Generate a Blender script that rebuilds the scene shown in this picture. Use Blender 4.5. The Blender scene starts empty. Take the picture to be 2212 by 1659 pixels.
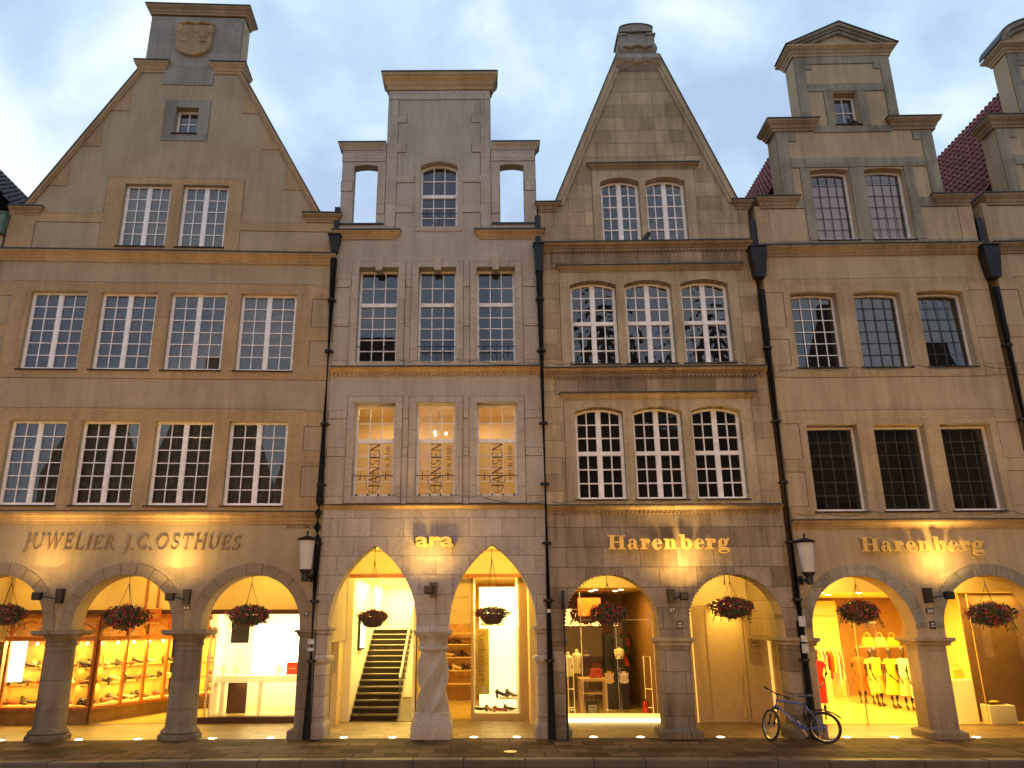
import bpy, math, random
from mathutils import Vector, Matrix
from mathutils.geometry import tessellate_polygon
R = math.radians
random.seed(7)
sc = bpy.context.scene
COL = sc.collection
# ---------------------------------------------------------------- camera
cam_d = bpy.data.cameras.new('camera'); cam = bpy.data.objects.new('camera', cam_d); COL.objects.link(cam); sc.camera = cam
CAMLOC = Vector((0, -18.5, 2.53))
cam_d.sensor_width = 36; cam_d.lens = 1660/2212*36; cam_d.clip_end = 500; cam_d.shift_x = 70/2212
_t, _r = R(17.0), R(-.165)
_U = Vector((0, -math.sin(_t), math.cos(_t))); _F = Vector((0, math.cos(_t), math.sin(_t))); _X = Vector((1, 0, 0))
_X2 = _X*math.cos(_r)+_U*math.sin(_r); _U2 = -_X*math.sin(_r)+_U*math.cos(_r)
cam.matrix_world = Matrix((( _X2.x, _U2.x, -_F.x, CAMLOC.x), (_X2.y, _U2.y, -_F.y, CAMLOC.y), (_X2.z, _U2.z, -_F.z, CAMLOC.z), (0, 0, 0, 1)))
# ---------------------------------------------------------------- sky
w = bpy.data.worlds.new('World'); sc.world = w; w.use_nodes = True
nt = w.node_tree; nt.nodes.clear()
def N(nt, t, **k):
    n = nt.nodes.new(t)
    for a, b in k.items(): setattr(n, a, b)
    return n
SUN_EL, SUN_ROT = R(3), R(-15)
sky = N(nt, 'ShaderNodeTexSky', sky_type='NISHITA', sun_disc=False, sun_elevation=SUN_EL, sun_rotation=SUN_ROT)
bg1 = N(nt, 'ShaderNodeBackground'); bg1.inputs[1].default_value = .03
nt.links.new(sky.outputs[0], bg1.inputs[0])
tc = N(nt, 'ShaderNodeTexCoord'); mp = N(nt, 'ShaderNodeMapping'); mp.inputs['Scale'].default_value = (1.6, 1.6, 1.9); mp.inputs['Location'].default_value = (.65, .2, .35)
nz = N(nt, 'ShaderNodeTexNoise'); nz.inputs['Scale'].default_value = 2.3; nz.inputs['Detail'].default_value = 7; nz.inputs['Roughness'].default_value = .52; nz.inputs['Distortion'].default_value = .35
cr = N(nt, 'ShaderNodeValToRGB'); cr.color_ramp.elements[0].position = .36; cr.color_ramp.elements[0].color = (.41, .54, .76, 1)
cr.color_ramp.elements[1].position = .60; cr.color_ramp.elements[1].color = (.86, .97, 1.05, 1)
e = cr.color_ramp.elements.new(.48); e.color = (.54, .72, .92, 1)
bg2 = N(nt, 'ShaderNodeBackground'); bg2.inputs[1].default_value = .93
sx = N(nt, 'ShaderNodeSeparateXYZ'); mr = N(nt, 'ShaderNodeMapRange'); mr.interpolation_type = 'SMOOTHSTEP'   # the evening sky is darker away from the sunset side
nt.links.new(tc.outputs['Generated'], sx.inputs[0]); nt.links.new(sx.outputs[1], mr.inputs[0])
mr.inputs[1].default_value = -.1; mr.inputs[2].default_value = .66; mr.inputs[3].default_value = .86; mr.inputs[4].default_value = .99
nt.links.new(mr.outputs[0], bg2.inputs[1])
tint = N(nt, 'ShaderNodeMix', data_type='RGBA', blend_type='MULTIPLY'); tint.inputs[7].default_value = (1.0, .93, .97, 1)
iv = N(nt, 'ShaderNodeMapRange'); iv.inputs[1].default_value = .5; iv.inputs[2].default_value = -.2; iv.inputs[3].default_value = 0; iv.inputs[4].default_value = 1
nt.links.new(sx.outputs[1], iv.inputs[0]); nt.links.new(iv.outputs[0], tint.inputs[0]); nt.links.new(cr.outputs[0], tint.inputs[6]); nt.links.new(tint.outputs[2], bg2.inputs[0])
add = N(nt, 'ShaderNodeAddShader'); out = N(nt, 'ShaderNodeOutputWorld')
for a, b in ((tc.outputs['Generated'], mp.inputs[0]), (mp.outputs[0], nz.inputs[0]), (nz.outputs[0], cr.inputs[0]), 
             (bg1.outputs[0], add.inputs[0]), (bg2.outputs[0], add.inputs[1]), (add.outputs[0], out.inputs[0])): nt.links.new(a, b)
# ---------------------------------------------------------------- sun (overcast dusk) and exposure
sd = bpy.data.lights.new('sun', 'SUN'); sd.energy = .12; sd.angle = R(40); sd.color = (1, .93, .85)
so = bpy.data.objects.new('sun', sd); COL.objects.link(so); so.rotation_euler = (R(90)-SUN_EL, 0, R(180)-SUN_ROT)
sc.view_settings.view_transform = 'Standard'; sc.view_settings.look = 'None'; sc.view_settings.exposure = .13; sc.view_settings.gamma = 1
WARM = (1, .55, .11)
def lamp(kind, loc, energy, color=WARM, size=.2, rot=(0, 0, 0), size_y=None, spot=60, blend=.6, parent=None, name=None):
    l = bpy.data.lights.new(name or 'lamp_'+kind.lower(), kind); l.energy = energy; l.color = color
    if kind == 'AREA':
        l.shape = 'RECTANGLE'; l.size = size; l.size_y = size_y or size
    elif kind == 'SPOT': l.spot_size = R(spot); l.spot_blend = blend; l.shadow_soft_size = size
    else: l.shadow_soft_size = size
    o = bpy.data.objects.new(l.name, l); COL.objects.link(o); o.location = loc; o.rotation_euler = rot
    if parent: o.parent = parent
    return o
# ---------------------------------------------------------------- object helpers
def tag(o, label=None, cat=None, group=None, kind=None):
    if label: o['label'] = label
    if cat: o['category'] = cat
    if group: o['group'] = group
    if kind: o['kind'] = kind
    return o
def empty(name, loc=(0, 0, 0), rz=0, label=None, cat=None, group=None):
    o = bpy.data.objects.new(name, None); COL.objects.link(o); o.location = loc; o.rotation_euler = (0, 0, rz); o.empty_display_size = .2
    return tag(o, label, cat, group)
class MB:
    def __init__(s): s.v = []; s.f = []
    def add(s, vs, fs):
        n = len(s.v); s.v += [tuple(v) for v in vs]; s.f += [tuple(i+n for i in f) for f in fs]; return s
    def box(s, x0, x1, y0, y1, z0, z1):
        return s.add([(x0, y0, z0), (x1, y0, z0), (x1, y1, z0), (x0, y1, z0), (x0, y0, z1), (x1, y0, z1), (x1, y1, z1), (x0, y1, z1)],
                     [(0, 3, 2, 1), (4, 5, 6, 7), (0, 1, 5, 4), (1, 2, 6, 5), (2, 3, 7, 6), (3, 0, 4, 7)])
    def rings(s, rs, cap=True, closed=True):
        n = len(rs[0]); vs = [p for r in rs for p in r]; fs = []
        for i in range(len(rs)-1):
            for j in range(n if closed else n-1):
                a = i*n+j; b = i*n+(j+1) % n
                fs.append((a, b, b+n, a+n))
        if cap: fs.append(tuple(range(n))[::-1]); fs.append(tuple(range((len(rs)-1)*n, len(rs)*n)))
        return s.add(vs, fs)
    def lathe(s, c, prof, n=20, sy=1, a0=0, rot=None):
        rs = []
        for r, z in prof:
            ring = []
            for k in range(n):
                a = a0+2*math.pi*k/n; p = Vector((r*math.cos(a), r*math.sin(a)*sy, z))
                if rot: p = rot @ p
                ring.append((c[0]+p.x, c[1]+p.y, c[2]+p.z))
            rs.append(ring)
        return s.rings(rs)
    def tube(s, pts, r, n=8, r1=None, cap=True):
        pts = [Vector(p) for p in pts]; rs = []; up = Vector((0, 0, 1)); m = len(pts)
        for i, p in enumerate(pts):
            d = (pts[min(i+1, m-1)]-pts[max(i-1, 0)]).normalized()
            a = d.cross(up)
            if a.length < .05: a = d.cross(Vector((0, 1, 0)))
            a.normalize(); b = d.cross(a).normalized(); rr = r[i] if isinstance(r, (list, tuple)) else (r+(r1-r)*i/(m-1) if r1 is not None else r)
            rs.append([tuple(p+a*rr*math.cos(2*math.pi*k/n)+b*rr*math.sin(2*math.pi*k/n)) for k in range(n)])
            up = b if abs(d.z) > .9 else Vector((0, 0, 1))
        return s.rings(rs, cap)
    def ell(s, c, r, n=12, m=8, rot=None):
        rs = []
        for i in range(m+1):
            t = math.pi*(i/m-.5); q = max(math.cos(t), .02); ring = []
            for k in range(n):
                p = Vector((r[0]*q*math.cos(2*math.pi*k/n), r[1]*q*math.sin(2*math.pi*k/n), r[2]*math.sin(t)))
                if rot: p = rot @ p
                ring.append((c[0]+p.x, c[1]+p.y, c[2]+p.z))
            rs.append(ring)
        return s.rings(rs)
    def poly(s, outer, holes, y0, y1, back=True):
        """outline in the x-z plane, extruded from y0 (front) to y1"""
        loops = [outer]+list(holes); L = [[Vector((x, z, 0)) for x, z in l] for l in loops]
        tris = tessellate_polygon(L); pts = [p for l in loops for p in l]; n = len(pts)
        vs = [(x, y0, z) for x, z in pts]+[(x, y1, z) for x, z in pts]; fs = []
        for a, b, c in tris:
            ar = (pts[b][0]-pts[a][0])*(pts[c][1]-pts[a][1])-(pts[b][1]-pts[a][1])*(pts[c][0]-pts[a][0])
            if abs(ar) < 1e-9: continue
            if ar < 0: b, c = c, b
            fs.append((a, b, c))
            if back: fs.append((c+n, b+n, a+n))
        k = 0
        for l in loops:
            m = len(l); ar = sum(l[i][0]*l[(i+1) % m][1]-l[(i+1) % m][0]*l[i][1] for i in range(m))
            cw = (ar < 0)
            hole = l is not outer
            for i in range(m):
                a, b = k+i, k+(i+1) % m
                f = (a, a+n, b+n, b)
                if (cw) != hole: f = f[::-1]
                if hole: f = f
                fs.append(f)
            k += m
        return s.add(vs, fs)
    def build(s, name, mat, parent=None, smooth=False, loc=None, recalc=False):
        me = bpy.data.meshes.new(name); me.from_pydata(s.v, [], s.f); me.validate(); me.update()
        if mat: me.materials.append(mat)
        if smooth:
            me.polygons.foreach_set('use_smooth', [True]*len(me.polygons))
            try: me.set_sharp_from_angle(angle=R(40))
            except Exception: pass
        o = bpy.data.objects.new(name, me); COL.objects.link(o)
        if parent: o.parent = parent
        if loc: o.location = loc
        return o
def tree(o): return [o]+[d for c in o.children for d in tree(c)]
def copy_tree(o, parent=None):
    c = o.copy(); COL.objects.link(c); c.parent = parent
    for ch in list(o.children):
        if ch.type != 'LIGHT': copy_tree(ch, c)
    return c
# ---------------------------------------------------------------- materials
MATS = {}
def newmat(name):
    m = bpy.data.materials.new(name); m.use_nodes = True; nt = m.node_tree
    return m, nt, nt.nodes['Principled BSDF'], (lambda a, b: nt.links.new(a, b))
def vec2(nt, L, sx=1, sz=1, mode='xz'):
    t = N(nt, 'ShaderNodeTexCoord'); s = N(nt, 'ShaderNodeSeparateXYZ'); c = N(nt, 'ShaderNodeCombineXYZ'); L(t.outputs['Object'], s.inputs[0])
    idx = {'xz': (0, 2, 1), 'xy': (0, 1, 2), 'yz': (1, 2, 0)}[mode]
    for k, i in enumerate(idx): L(s.outputs[i], c.inputs[k])
    m = N(nt, 'ShaderNodeMapping'); m.inputs['Scale'].default_value = (sx, sz, 1); L(c.outputs[0], m.inputs[0])
    return m.outputs[0]
def stone(name, c1, c2, joints=None, bump=.35, streak=.35, rough=.9, mode='xz', tint=.16, mortar_shade=.55, grain=26, msize=.012, stain=None, spec=.2):
    m, nt, bs, L = newmat(name); v = vec2(nt, L, mode=mode)
    def noise(sc_, det, sx=1, sz=1, src=None):
        mm = N(nt, 'ShaderNodeMapping'); mm.inputs['Scale'].default_value = (sx, sz, 1); L(src or v, mm.inputs[0])
        n = N(nt, 'ShaderNodeTexNoise'); n.inputs['Scale'].default_value = sc_; n.inputs['Detail'].default_value = det; L(mm.outputs[0], n.inputs[0]); return n.outputs[0]
    def ramp(fac, a, b, p0=.35, p1=.65):
        r = N(nt, 'ShaderNodeValToRGB'); r.color_ramp.elements[0].position = p0; r.color_ramp.elements[1].position = p1
        r.color_ramp.elements[0].color = (*a, 1); r.color_ramp.elements[1].color = (*b, 1); L(fac, r.inputs[0]); return r.outputs[0]
    def mul(a, b, f=1, t='MULTIPLY'):
        x = N(nt, 'ShaderNodeMix', data_type='RGBA', blend_type=t); x.inputs[0].default_value = f; L(a, x.inputs[6]); L(b, x.inputs[7]); return x.outputs[2]
    col = ramp(noise(.9, 6), c1, c2, .3, .7)
    g = noise(grain, 4); col = mul(col, ramp(g, (.86,)*3, (1.1,)*3))
    if streak:
        col = mul(col, ramp(noise(1.6, 5, 2.6, .35), (.72, .70, .68), (1.06,)*3, .32, .58), streak)
        pm = N(nt, 'ShaderNodeMath', operation='MULTIPLY'); L(noise(.55, 3), pm.inputs[0]); L(noise(3.2, 6, 2.2, .22), pm.inputs[1])   # run-off stains gathered in patches
        col = mul(col, ramp(pm.outputs[0], (1.04,)*3, (.66, .63, .58), .22, .36), min(1, streak*1.05))
    gs = [(g, .25)]
    gm = noise(7, 4); gs.append((gm, .5))
    if joints:
        bw, bh = joints; b = N(nt, 'ShaderNodeTexBrick'); L(v, b.inputs[0]); b.inputs['Scale'].default_value = 1
        b.inputs['Brick Width'].default_value = bw; b.inputs['Row Height'].default_value = bh; b.inputs['Mortar Size'].default_value = msize; b.inputs['Mortar Smooth'].default_value = .3
        b.inputs['Color1'].default_value = (1+tint*.5,)*3+(1,); b.inputs['Color2'].default_value = (1-tint, 1-tint*1.1, 1-tint*1.2, 1); b.inputs['Mortar'].default_value = (mortar_shade,)*3+(1,)
        b.inputs['Bias'].default_value = -.1
        col = mul(col, b.outputs[0]); inv = N(nt, 'ShaderNodeMath', operation='SUBTRACT'); inv.inputs[0].default_value = 1; L(b.outputs[1], inv.inputs[1]); gs.append((inv.outputs[0], 1.2))
    if stain:
        (z0, z1, amt) = stain; sp = N(nt, 'ShaderNodeSeparateXYZ'); L(v, sp.inputs[0])
        nn = noise(2.2, 5, 2, .5); ad = N(nt, 'ShaderNodeMath', operation='MULTIPLY_ADD'); L(nn, ad.inputs[0]); ad.inputs[1].default_value = .9; L(sp.outputs[1], ad.inputs[2])
        mr = N(nt, 'ShaderNodeMapRange'); L(ad.outputs[0], mr.inputs[0]); mr.inputs[1].default_value = z0+.45; mr.inputs[2].default_value = z1+.45; mr.inputs[3].default_value = 1-amt; mr.inputs[4].default_value = 1
        cx = N(nt, 'ShaderNodeCombineColor'); [L(mr.outputs[0], cx.inputs[i]) for i in range(3)]; col = mul(col, cx.outputs[0])
    L(col, bs.inputs['Base Color']); bs.inputs['Roughness'].default_value = rough; bs.inputs['Specular IOR Level'].default_value = spec
    h = None
    for o, k in gs:
        mm = N(nt, 'ShaderNodeMath', operation='MULTIPLY_ADD'); L(o, mm.inputs[0]); mm.inputs[1].default_value = k
        if h is None: mm.inputs[2].default_value = 0
        else: L(h, mm.inputs[2])
        h = mm.outputs[0]
    bp = N(nt, 'ShaderNodeBump'); bp.inputs['Strength'].default_value = bump; bp.inputs['Distance'].default_value = .015; L(h, bp.inputs['Height']); L(bp.outputs[0], bs.inputs['Normal'])
    return m
def plain(name, c, rough=.5, metal=0, noise=.12, scale=8, emit=None, estr=1, bump=0, trans=0, alpha=1):
    m, nt, bs, L = newmat(name)
    t = N(nt, 'ShaderNodeTexCoord'); n = N(nt, 'ShaderNodeTexNoise'); n.inputs['Scale'].default_value = scale; n.inputs['Detail'].default_value = 4; L(t.outputs['Object'], n.inputs[0])
    r = N(nt, 'ShaderNodeValToRGB'); r.color_ramp.elements[0].position = .3; r.color_ramp.elements[1].position = .7
    r.color_ramp.elements[0].color = tuple(x*(1-noise) for x in c)+(1,); r.color_ramp.elements[1].color = tuple(min(1, x*(1+noise)) for x in c)+(1,)
    L(n.outputs[0], r.inputs[0]); L(r.outputs[0], bs.inputs['Base Color']); bs.inputs['Roughness'].default_value = rough; bs.inputs['Metallic'].default_value = metal
    if emit: bs.inputs['Emission Color'].default_value = (*emit, 1); bs.inputs['Emission Strength'].default_value = estr
    if bump:
        bp = N(nt, 'ShaderNodeBump'); bp.inputs['Strength'].default_value = bump; bp.inputs['Distance'].default_value = .01; L(n.outputs[0], bp.inputs['Height']); L(bp.outputs[0], bs.inputs['Normal'])
    if trans:
        ts = N(nt, 'ShaderNodeBsdfTranslucent'); L(r.outputs[0], ts.inputs[0]); mx = N(nt, 'ShaderNodeMixShader'); mx.inputs[0].default_value = trans
        o = nt.nodes['Material Output']; L(bs.outputs[0], mx.inputs[1]); L(ts.outputs[0], mx.inputs[2]); L(mx.outputs[0], o.inputs[0])
    return m
def glass(name, refl=.17, tint=(.86, .88, .9), wob=0, wscale=3, rough=.0):
    m, nt, bs, L = newmat(name); nt.nodes.remove(bs)
    tr = N(nt, 'ShaderNodeBsdfTransparent'); tr.inputs[0].default_value = (*tint, 1); gl = N(nt, 'ShaderNodeBsdfGlossy'); gl.inputs['Roughness'].default_value = rough
    fr = N(nt, 'ShaderNodeFresnel'); fr.inputs[0].default_value = 1.5; ma = N(nt, 'ShaderNodeMath', operation='MULTIPLY_ADD'); L(fr.outputs[0], ma.inputs[0]); ma.inputs[1].default_value = 1.5; ma.inputs[2].default_value = refl-.06; ma.use_clamp = True
    mx = N(nt, 'ShaderNodeMixShader'); L(ma.outputs[0], mx.inputs[0]); L(tr.outputs[0], mx.inputs[1]); L(gl.outputs[0], mx.inputs[2]); L(mx.outputs[0], nt.nodes['Material Output'].inputs[0])
    if wob:
        t = N(nt, 'ShaderNodeTexCoord'); n = N(nt, 'ShaderNodeTexNoise'); n.inputs['Scale'].default_value = wscale; n.inputs['Detail'].default_value = 1; L(t.outputs['Object'], n.inputs[0])
        bp = N(nt, 'ShaderNodeBump'); bp.inputs['Strength'].default_value = wob; bp.inputs['Distance'].default_value = .02; L(n.outputs[0], bp.inputs['Height']); L(bp.outputs[0], gl.inputs['Normal'])
    return m
def M(k): return MATS[k]
MATS.update(
 h1plaster=stone('warm_grey_plaster', (.35, .275, .175), (.43, .345, .225), bump=.35, streak=.3),
 h1stone=stone('brown_sandstone', (.37, .26, .14), (.44, .315, .175), joints=(1.6, .62), bump=.25, tint=.1, mortar_shade=.85, msize=.006),
 h1grey=stone('grey_cap_stone', (.25, .235, .20), (.34, .315, .27), joints=(.8, .55), tint=.14, mortar_shade=.7, msize=.008),
 soffit=stone('uplit_ochre_moulding_stone', (.35, .24, .13), (.47, .335, .19), joints=(1.1, 9), tint=.1, mortar_shade=.7, msize=.008, streak=.4),  # ochre moulding stone, colour pushed towards orange for the uplight
 h2plaster=stone('pale_grey_render', (.39, .345, .285), (.46, .41, .34), bump=.3, streak=.3),
 h2stone=stone('pale_grey_dressed_stone', (.41, .355, .29), (.48, .42, .345), joints=(1.3, .7), tint=.08, mortar_shade=.62, msize=.008, bump=.25),
 h2ashlar=stone('pale_grey_ashlar', (.40, .345, .30), (.48, .42, .37), joints=(.78, .44), tint=.14, mortar_shade=.5, msize=.009, stain=(-.1, 1.6, .35)),
 h3ashlar=stone('yellow_sandstone_ashlar', (.345, .275, .175), (.46, .365, .23), joints=(.82, .42), tint=.24, mortar_shade=.6, msize=.009, streak=.55),
 h3dark=stone('weathered_brown_ashlar', (.24, .19, .135), (.38, .31, .22), joints=(.86, .46), tint=.3, mortar_shade=.45, msize=.01, streak=.7, stain=(-.1, 1.2, .5)),
 h3stone=stone('smooth_sandstone', (.38, .31, .20), (.46, .37, .24), joints=(2.2, .9), tint=.1, mortar_shade=.75, msize=.006, streak=.6),
 h4plaster=stone('rough_beige_render', (.42, .325, .205), (.48, .375, .24), bump=1.1, streak=.4, grain=40),
 h4stone=stone('grey_green_quoin_stone', (.24, .225, .175), (.36, .33, .25), joints=(1.7, .8), tint=.18, mortar_shade=.8, msize=.006, streak=.7),
 h4warm=stone('tan_dressed_stone', (.40, .305, .185), (.47, .365, .225), joints=(1.9, .9), tint=.1, mortar_shade=.8, msize=.006, streak=.5, stain=(-.1, 1.3, .45)),
 soffit2=stone('brown_moulding_stone', (.25, .185, .115), (.36, .27, .17), joints=(1.3, 9), tint=.14, mortar_shade=.6, msize=.008, streak=.6), h1pillar=stone('dark_column_stone', (.17, .14, .105), (.27, .225, .17), joints=(9, .62), tint=.12, mortar_shade=.6, msize=.008, streak=.6, stain=(-.1, 1.2, .35)),  # column stone darker than the wall, darker still towards the foot
 flash=plain('dark_lead_flashing', (.035, .045, .045), .5, .3), pipe=plain('dark_downpipe_metal', (.02, .02, .022), .42, .5, scale=5),
 white=plain('white_window_paint', (.85, .84, .84), .4), grey_frame=plain('grey_white_window_frame', (.70, .69, .68), .45),
 lead=plain('window_leading', (.06, .06, .06), .6), dark=plain('near_black_metal', (.018, .018, .02), .45, .4), black=plain('black_paint', (.012, .012, .012), .4),
 glass=glass('window_glass', .13), wavy=glass('old_wavy_glass', .12, wob=.55, wscale=4.5), shopglass=glass('shop_glass', .05, (.97, .97, .97)),
 curtain=plain('net_curtain', (.21, .225, .22), .9, noise=.35, trans=.3), room=plain('dark_room', (.05, .042, .035), .9),
 cream=plain('cream_arcade_plaster', (.72, .58, .32), .8, noise=.06, scale=2, bump=.1), creamdark=plain('ochre_panel', (.46, .34, .19), .6, noise=.06),
 wood=plain('varnished_orange_wood', (.34, .12, .035), .35, noise=.3, scale=14), woodlight=plain('pale_shelf_wood', (.62, .42, .2), .4, noise=.15), woodback=plain('shop_back_panel', (.5, .27, .08), .5, noise=.25, scale=4),
 brown=plain('dark_brown_beam', (.05, .015, .01), .5), gold=plain('gold_sign_paint', (.74, .50, .17), .35, .25, noise=.05), sign_side=plain('dark_sign_edge', (.10, .09, .08), .5),
 redtile=plain('red_clay_tiles', (.20, .055, .042), .6, noise=.6, scale=7), darktile=plain('dark_slate_tiles', (.035, .03, .032), .55, noise=.4, scale=2.5),
 whiteglow=plain('lit_white_panel', (.9, .9, .9), .5, emit=(1, .86, .55), estr=6), bulb=plain('lit_bulb', (1, 1, 1), .5, emit=(1, .8, .42), estr=14), ledstrip=plain('lit_led_strip', (1, 1, 1), .5, emit=(1, .82, .36), estr=3.2),
 poster=plain('lit_poster', (.9, .9, .85), .5, emit=(1, .9, .65), estr=1.6), steel=plain('brushed_steel', (.5, .48, .45), .3, .9),
)
# ---------------------------------------------------------------- architecture helpers
def arc_top(x0, x1, zs, kind='flat', crown=None, n=22):
    """points from the right springing over the top to the left springing"""
    a = (x1-x0)/2; cx = (x0+x1)/2
    if kind == 'flat': return [(x1, zs), (x0, zs)]
    if kind == 'round':
        cz = crown-a; p = [(cx+a*math.cos(math.pi*i/n), cz+a*math.sin(math.pi*i/n)) for i in range(n+1)]
        if cz > zs+.01: p = [(x1, zs)]+p+[(x0, zs)]
        return p
    h = crown-zs
    if kind == 'seg':
        r = (a*a+h*h)/(2*h); b = math.asin(a/r); cz = crown-r; n = 10
        return [(cx+r*math.sin(b-2*b*i/n), cz+r*math.cos(b-2*b*i/n)) for i in range(n+1)]
    r = (a*a+h*h)/(2*a); b = math.asin(min(1, h/r)); m = n//2
    right = [(x1-r+r*math.cos(b*i/m), zs+r*math.sin(b*i/m)) for i in range(m+1)]
    left = [(x0+r-r*math.cos(b*i/m), zs+r*math.sin(b*i/m)) for i in range(m, -1, -1)]
    return right+left[1:]
def opening(x0, x1, z0, z1, kind='flat', rise=0):
    return [(x0, z0), (x1, z0)]+arc_top(x0, x1, z1-rise, kind, z1)
def ztop(x, x0, x1, z1, kind, rise):
    if kind == 'flat' or rise <= 0: return z1
    a = (x1-x0)/2; r = (a*a+rise*rise)/(2*rise); d = x-(x0+x1)/2
    return z1-r+math.sqrt(max(r*r-d*d, 0))
def rect4(x0, x1, y0, y1, z): return [(x0, y0, z), (x1, y0, z), (x1, y1, z), (x0, y1, z)]
def moulding(mb, x0, x1, z0, z1, p, yb=.02, e0=1, e1=1, y=0, ywrap=0):
    h = z1-z0
    pr = [(.0, 0), (.22, 0), (.26, .22), (.42, .30), (.52, .50), (.82, .66), (.86, .70), (.86, .78), (1, .80), (1, 1)]
    mb.rings([rect4(x0-e0*p*a, x1+e1*p*a, y-p*a, yb+ywrap*p*a, z0+h*b) for a, b in pr])
def cornice(P, x0, x1, z0, z1, p, mat='soffit', e0=1, e1=1, fl=True, dent=0, yb=.02, name='cornice', ywrap=0):
    mb = MB(); moulding(mb, x0, x1, z0, z1, p, yb, e0, e1, 0, ywrap)
    if dent:
        k = int((x1-x0)/dent)
        for i in range(k): mb.box(x0+dent*i+.01, x0+dent*i+dent*.62, -p*.36, 0, z0-dent*.5, z0-.002)
    o = mb.build(name, M(mat), P)
    if fl: MB().box(x0-e0*(p+.02), x1+e1*(p+.02), -p-.025, yb+ywrap*(p+.02), z1+.002, z1+.03).build('flashing', M('flash'), o)
    return o
def voussoirs(P, x0, x1, zs, crown, kind, th, n, mat, y=-.025, gap=.012):
    pts = arc_top(x0, x1, zs, kind, crown, 44); mb = MB(); m = len(pts)-1
    nor = []
    for i in range(m+1):
        a, b = pts[max(i-1, 0)], pts[min(i+1, m)]; dx, dz = b[0]-a[0], b[1]-a[1]; l = math.hypot(dx, dz); nor.append((dz/l, -dx/l))
    if kind == 'gothic': nor[m//2] = (0, 1)
    L = [0]
    for i in range(m): L.append(L[-1]+math.hypot(pts[i+1][0]-pts[i][0], pts[i+1][1]-pts[i][1]))
    def at(s, off):
        s = min(max(s, 0), L[-1])
        for i in range(m):
            if s <= L[i+1] or i == m-1: break
        t = (s-L[i])/max(L[i+1]-L[i], 1e-6)
        nx = nor[i][0]*(1-t)+nor[i+1][0]*t; nz = nor[i][1]*(1-t)+nor[i+1][1]*t; l = math.hypot(nx, nz)
        return (pts[i][0]*(1-t)+pts[i+1][0]*t+nx/l*off, pts[i][1]*(1-t)+pts[i+1][1]*t+nz/l*off)
    for k in range(n):
        s0, s1 = L[-1]*k/n+gap/2, L[-1]*(k+1)/n-gap/2; q = 4
        inn = [at(s0+(s1-s0)*j/q, .003) for j in range(q+1)]; ou = [at(s0+(s1-s0)*j/q, th) for j in range(q+1)]
        mb.poly(inn+ou[::-1], [], y-.004*(k % 2), .01, back=False)
    return mb.build('arch_stones', M(mat), P)
def make_wall(P, outer, holes, mats, y0=0, y1=.5, name='wall', mat='h1plaster'):
    mb = MB(); mb.poly(outer, holes, y0, y1); return mb.build(name, M(mat), P)
WN = 0
def window(P, x0, x1, z0, z1, y, cols=2, rows=6, leaves=2, kind='flat', rise=0, fr=.055, mull=.085, munt=.022, trans=None, rows2=3, mat='white', pane='glass', curt=False, sill='dark', bar=None, tilt=0, lead=False, leaf_open=0):
    """one window: frame mesh with pane, curtain and sill as sub-parts"""
    global WN; WN += 1
    rnd = random.Random(WN*13+5)
    cx, cz = (x0+x1)/2, (z0+z1)/2
    o_in = opening(x0+fr, x1-fr, z0+fr*1.3, z1-fr, kind, rise*.92 if rise else 0)
    mb = MB(); mb.poly(opening(x0, x1, z0, z1, kind, rise), [o_in], y, y+.07)
    zt = lambda x: ztop(x, x0+fr, x1-fr, z1-fr, kind, rise*.92)
    zb = z0+fr*1.3; xa, xb = x0+fr, x1-fr
    if leaves == 2: mb.box(cx-mull/2, cx+mull/2, y-.012, y+.06, zb, zt(cx)+.004)
    if trans: mb.box(xa, xb, y-.018, y+.058, trans-.05, trans+.05)
    bars = MB() if lead else mb
    spans = [(xa, xb)] if leaves == 1 else [(xa, cx-mull/2), (cx+mull/2, xb)]
    ya, yb = (y+.004, y+.018) if lead else (y+.008, y+.05)
    for a, b in spans:
        if not lead and leaves == 2:    # casement stiles
            for s in ((a, a+.022), (b-.022, b)): mb.box(s[0], s[1], y+.002, y+.054, zb, min(zt(s[0]), zt(s[1])))
        for c in range(1, cols):
            x = a+(b-a)*c/cols; bars.box(x-munt/2, x+munt/2, ya, yb, zb, zt(x)+.003)
        segs = [(zb, trans-.05, rows), (trans+.05, z1-fr, rows2)] if trans else [(zb, z1-fr, rows)]
        for s0, s1, n in segs:
            for r in range(1, n):
                z = s0+(s1-s0)*r/n; bars.box(a, b, ya+.003, yb-.003, z-munt/2, z+munt/2)
    o = mb.build('window', M(mat), P)
    if lead: bars.build('glazing_bars', M(bar or 'lead'), o)
    g = [(x-cx, z-cz) for x, z in o_in]; me = MB().add([(x, 0, z) for x, z in g], [tuple(range(len(g)))])
    po = me.build('pane', M(pane), o, loc=(cx, y+.038, cz)); po.rotation_euler = (R(tilt+rnd.uniform(-.5, .5)), 0, R(rnd.uniform(-.8, .8)))
    if curt:
        mb = MB(); n = 90; w_ = xb-xa; ph = rnd.uniform(0, 6)
        rs = []
        for z in (zb-.05, zb+(z1-zb)*.5, z1):
            rs.append([(xa+w_*i/n, y+.16+.02*math.sin(i*1.35+ph+.5*math.sin(i*.37+z))+.012*math.sin(i*.5+ph), z) for i in range(n+1)])
        mb.rings(rs, cap=False, closed=False); mb.build('curtain', M('curtain'), o, smooth=True)
    if sill: MB().box(x0-.06, x1+.03, -.05, y+.01, z0-.035, z0-.004).build('sill', M(sill), o)
    return o
def ledge_stop(P, x0, x1, z0, z1, p=.22, e0=1, e1=1, mat='soffit', yb=.52, ywrap=1): return cornice(P, x0, x1, z0, z1, p, mat, e0, e1, yb=yb, ywrap=ywrap, name='ledge')
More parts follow.
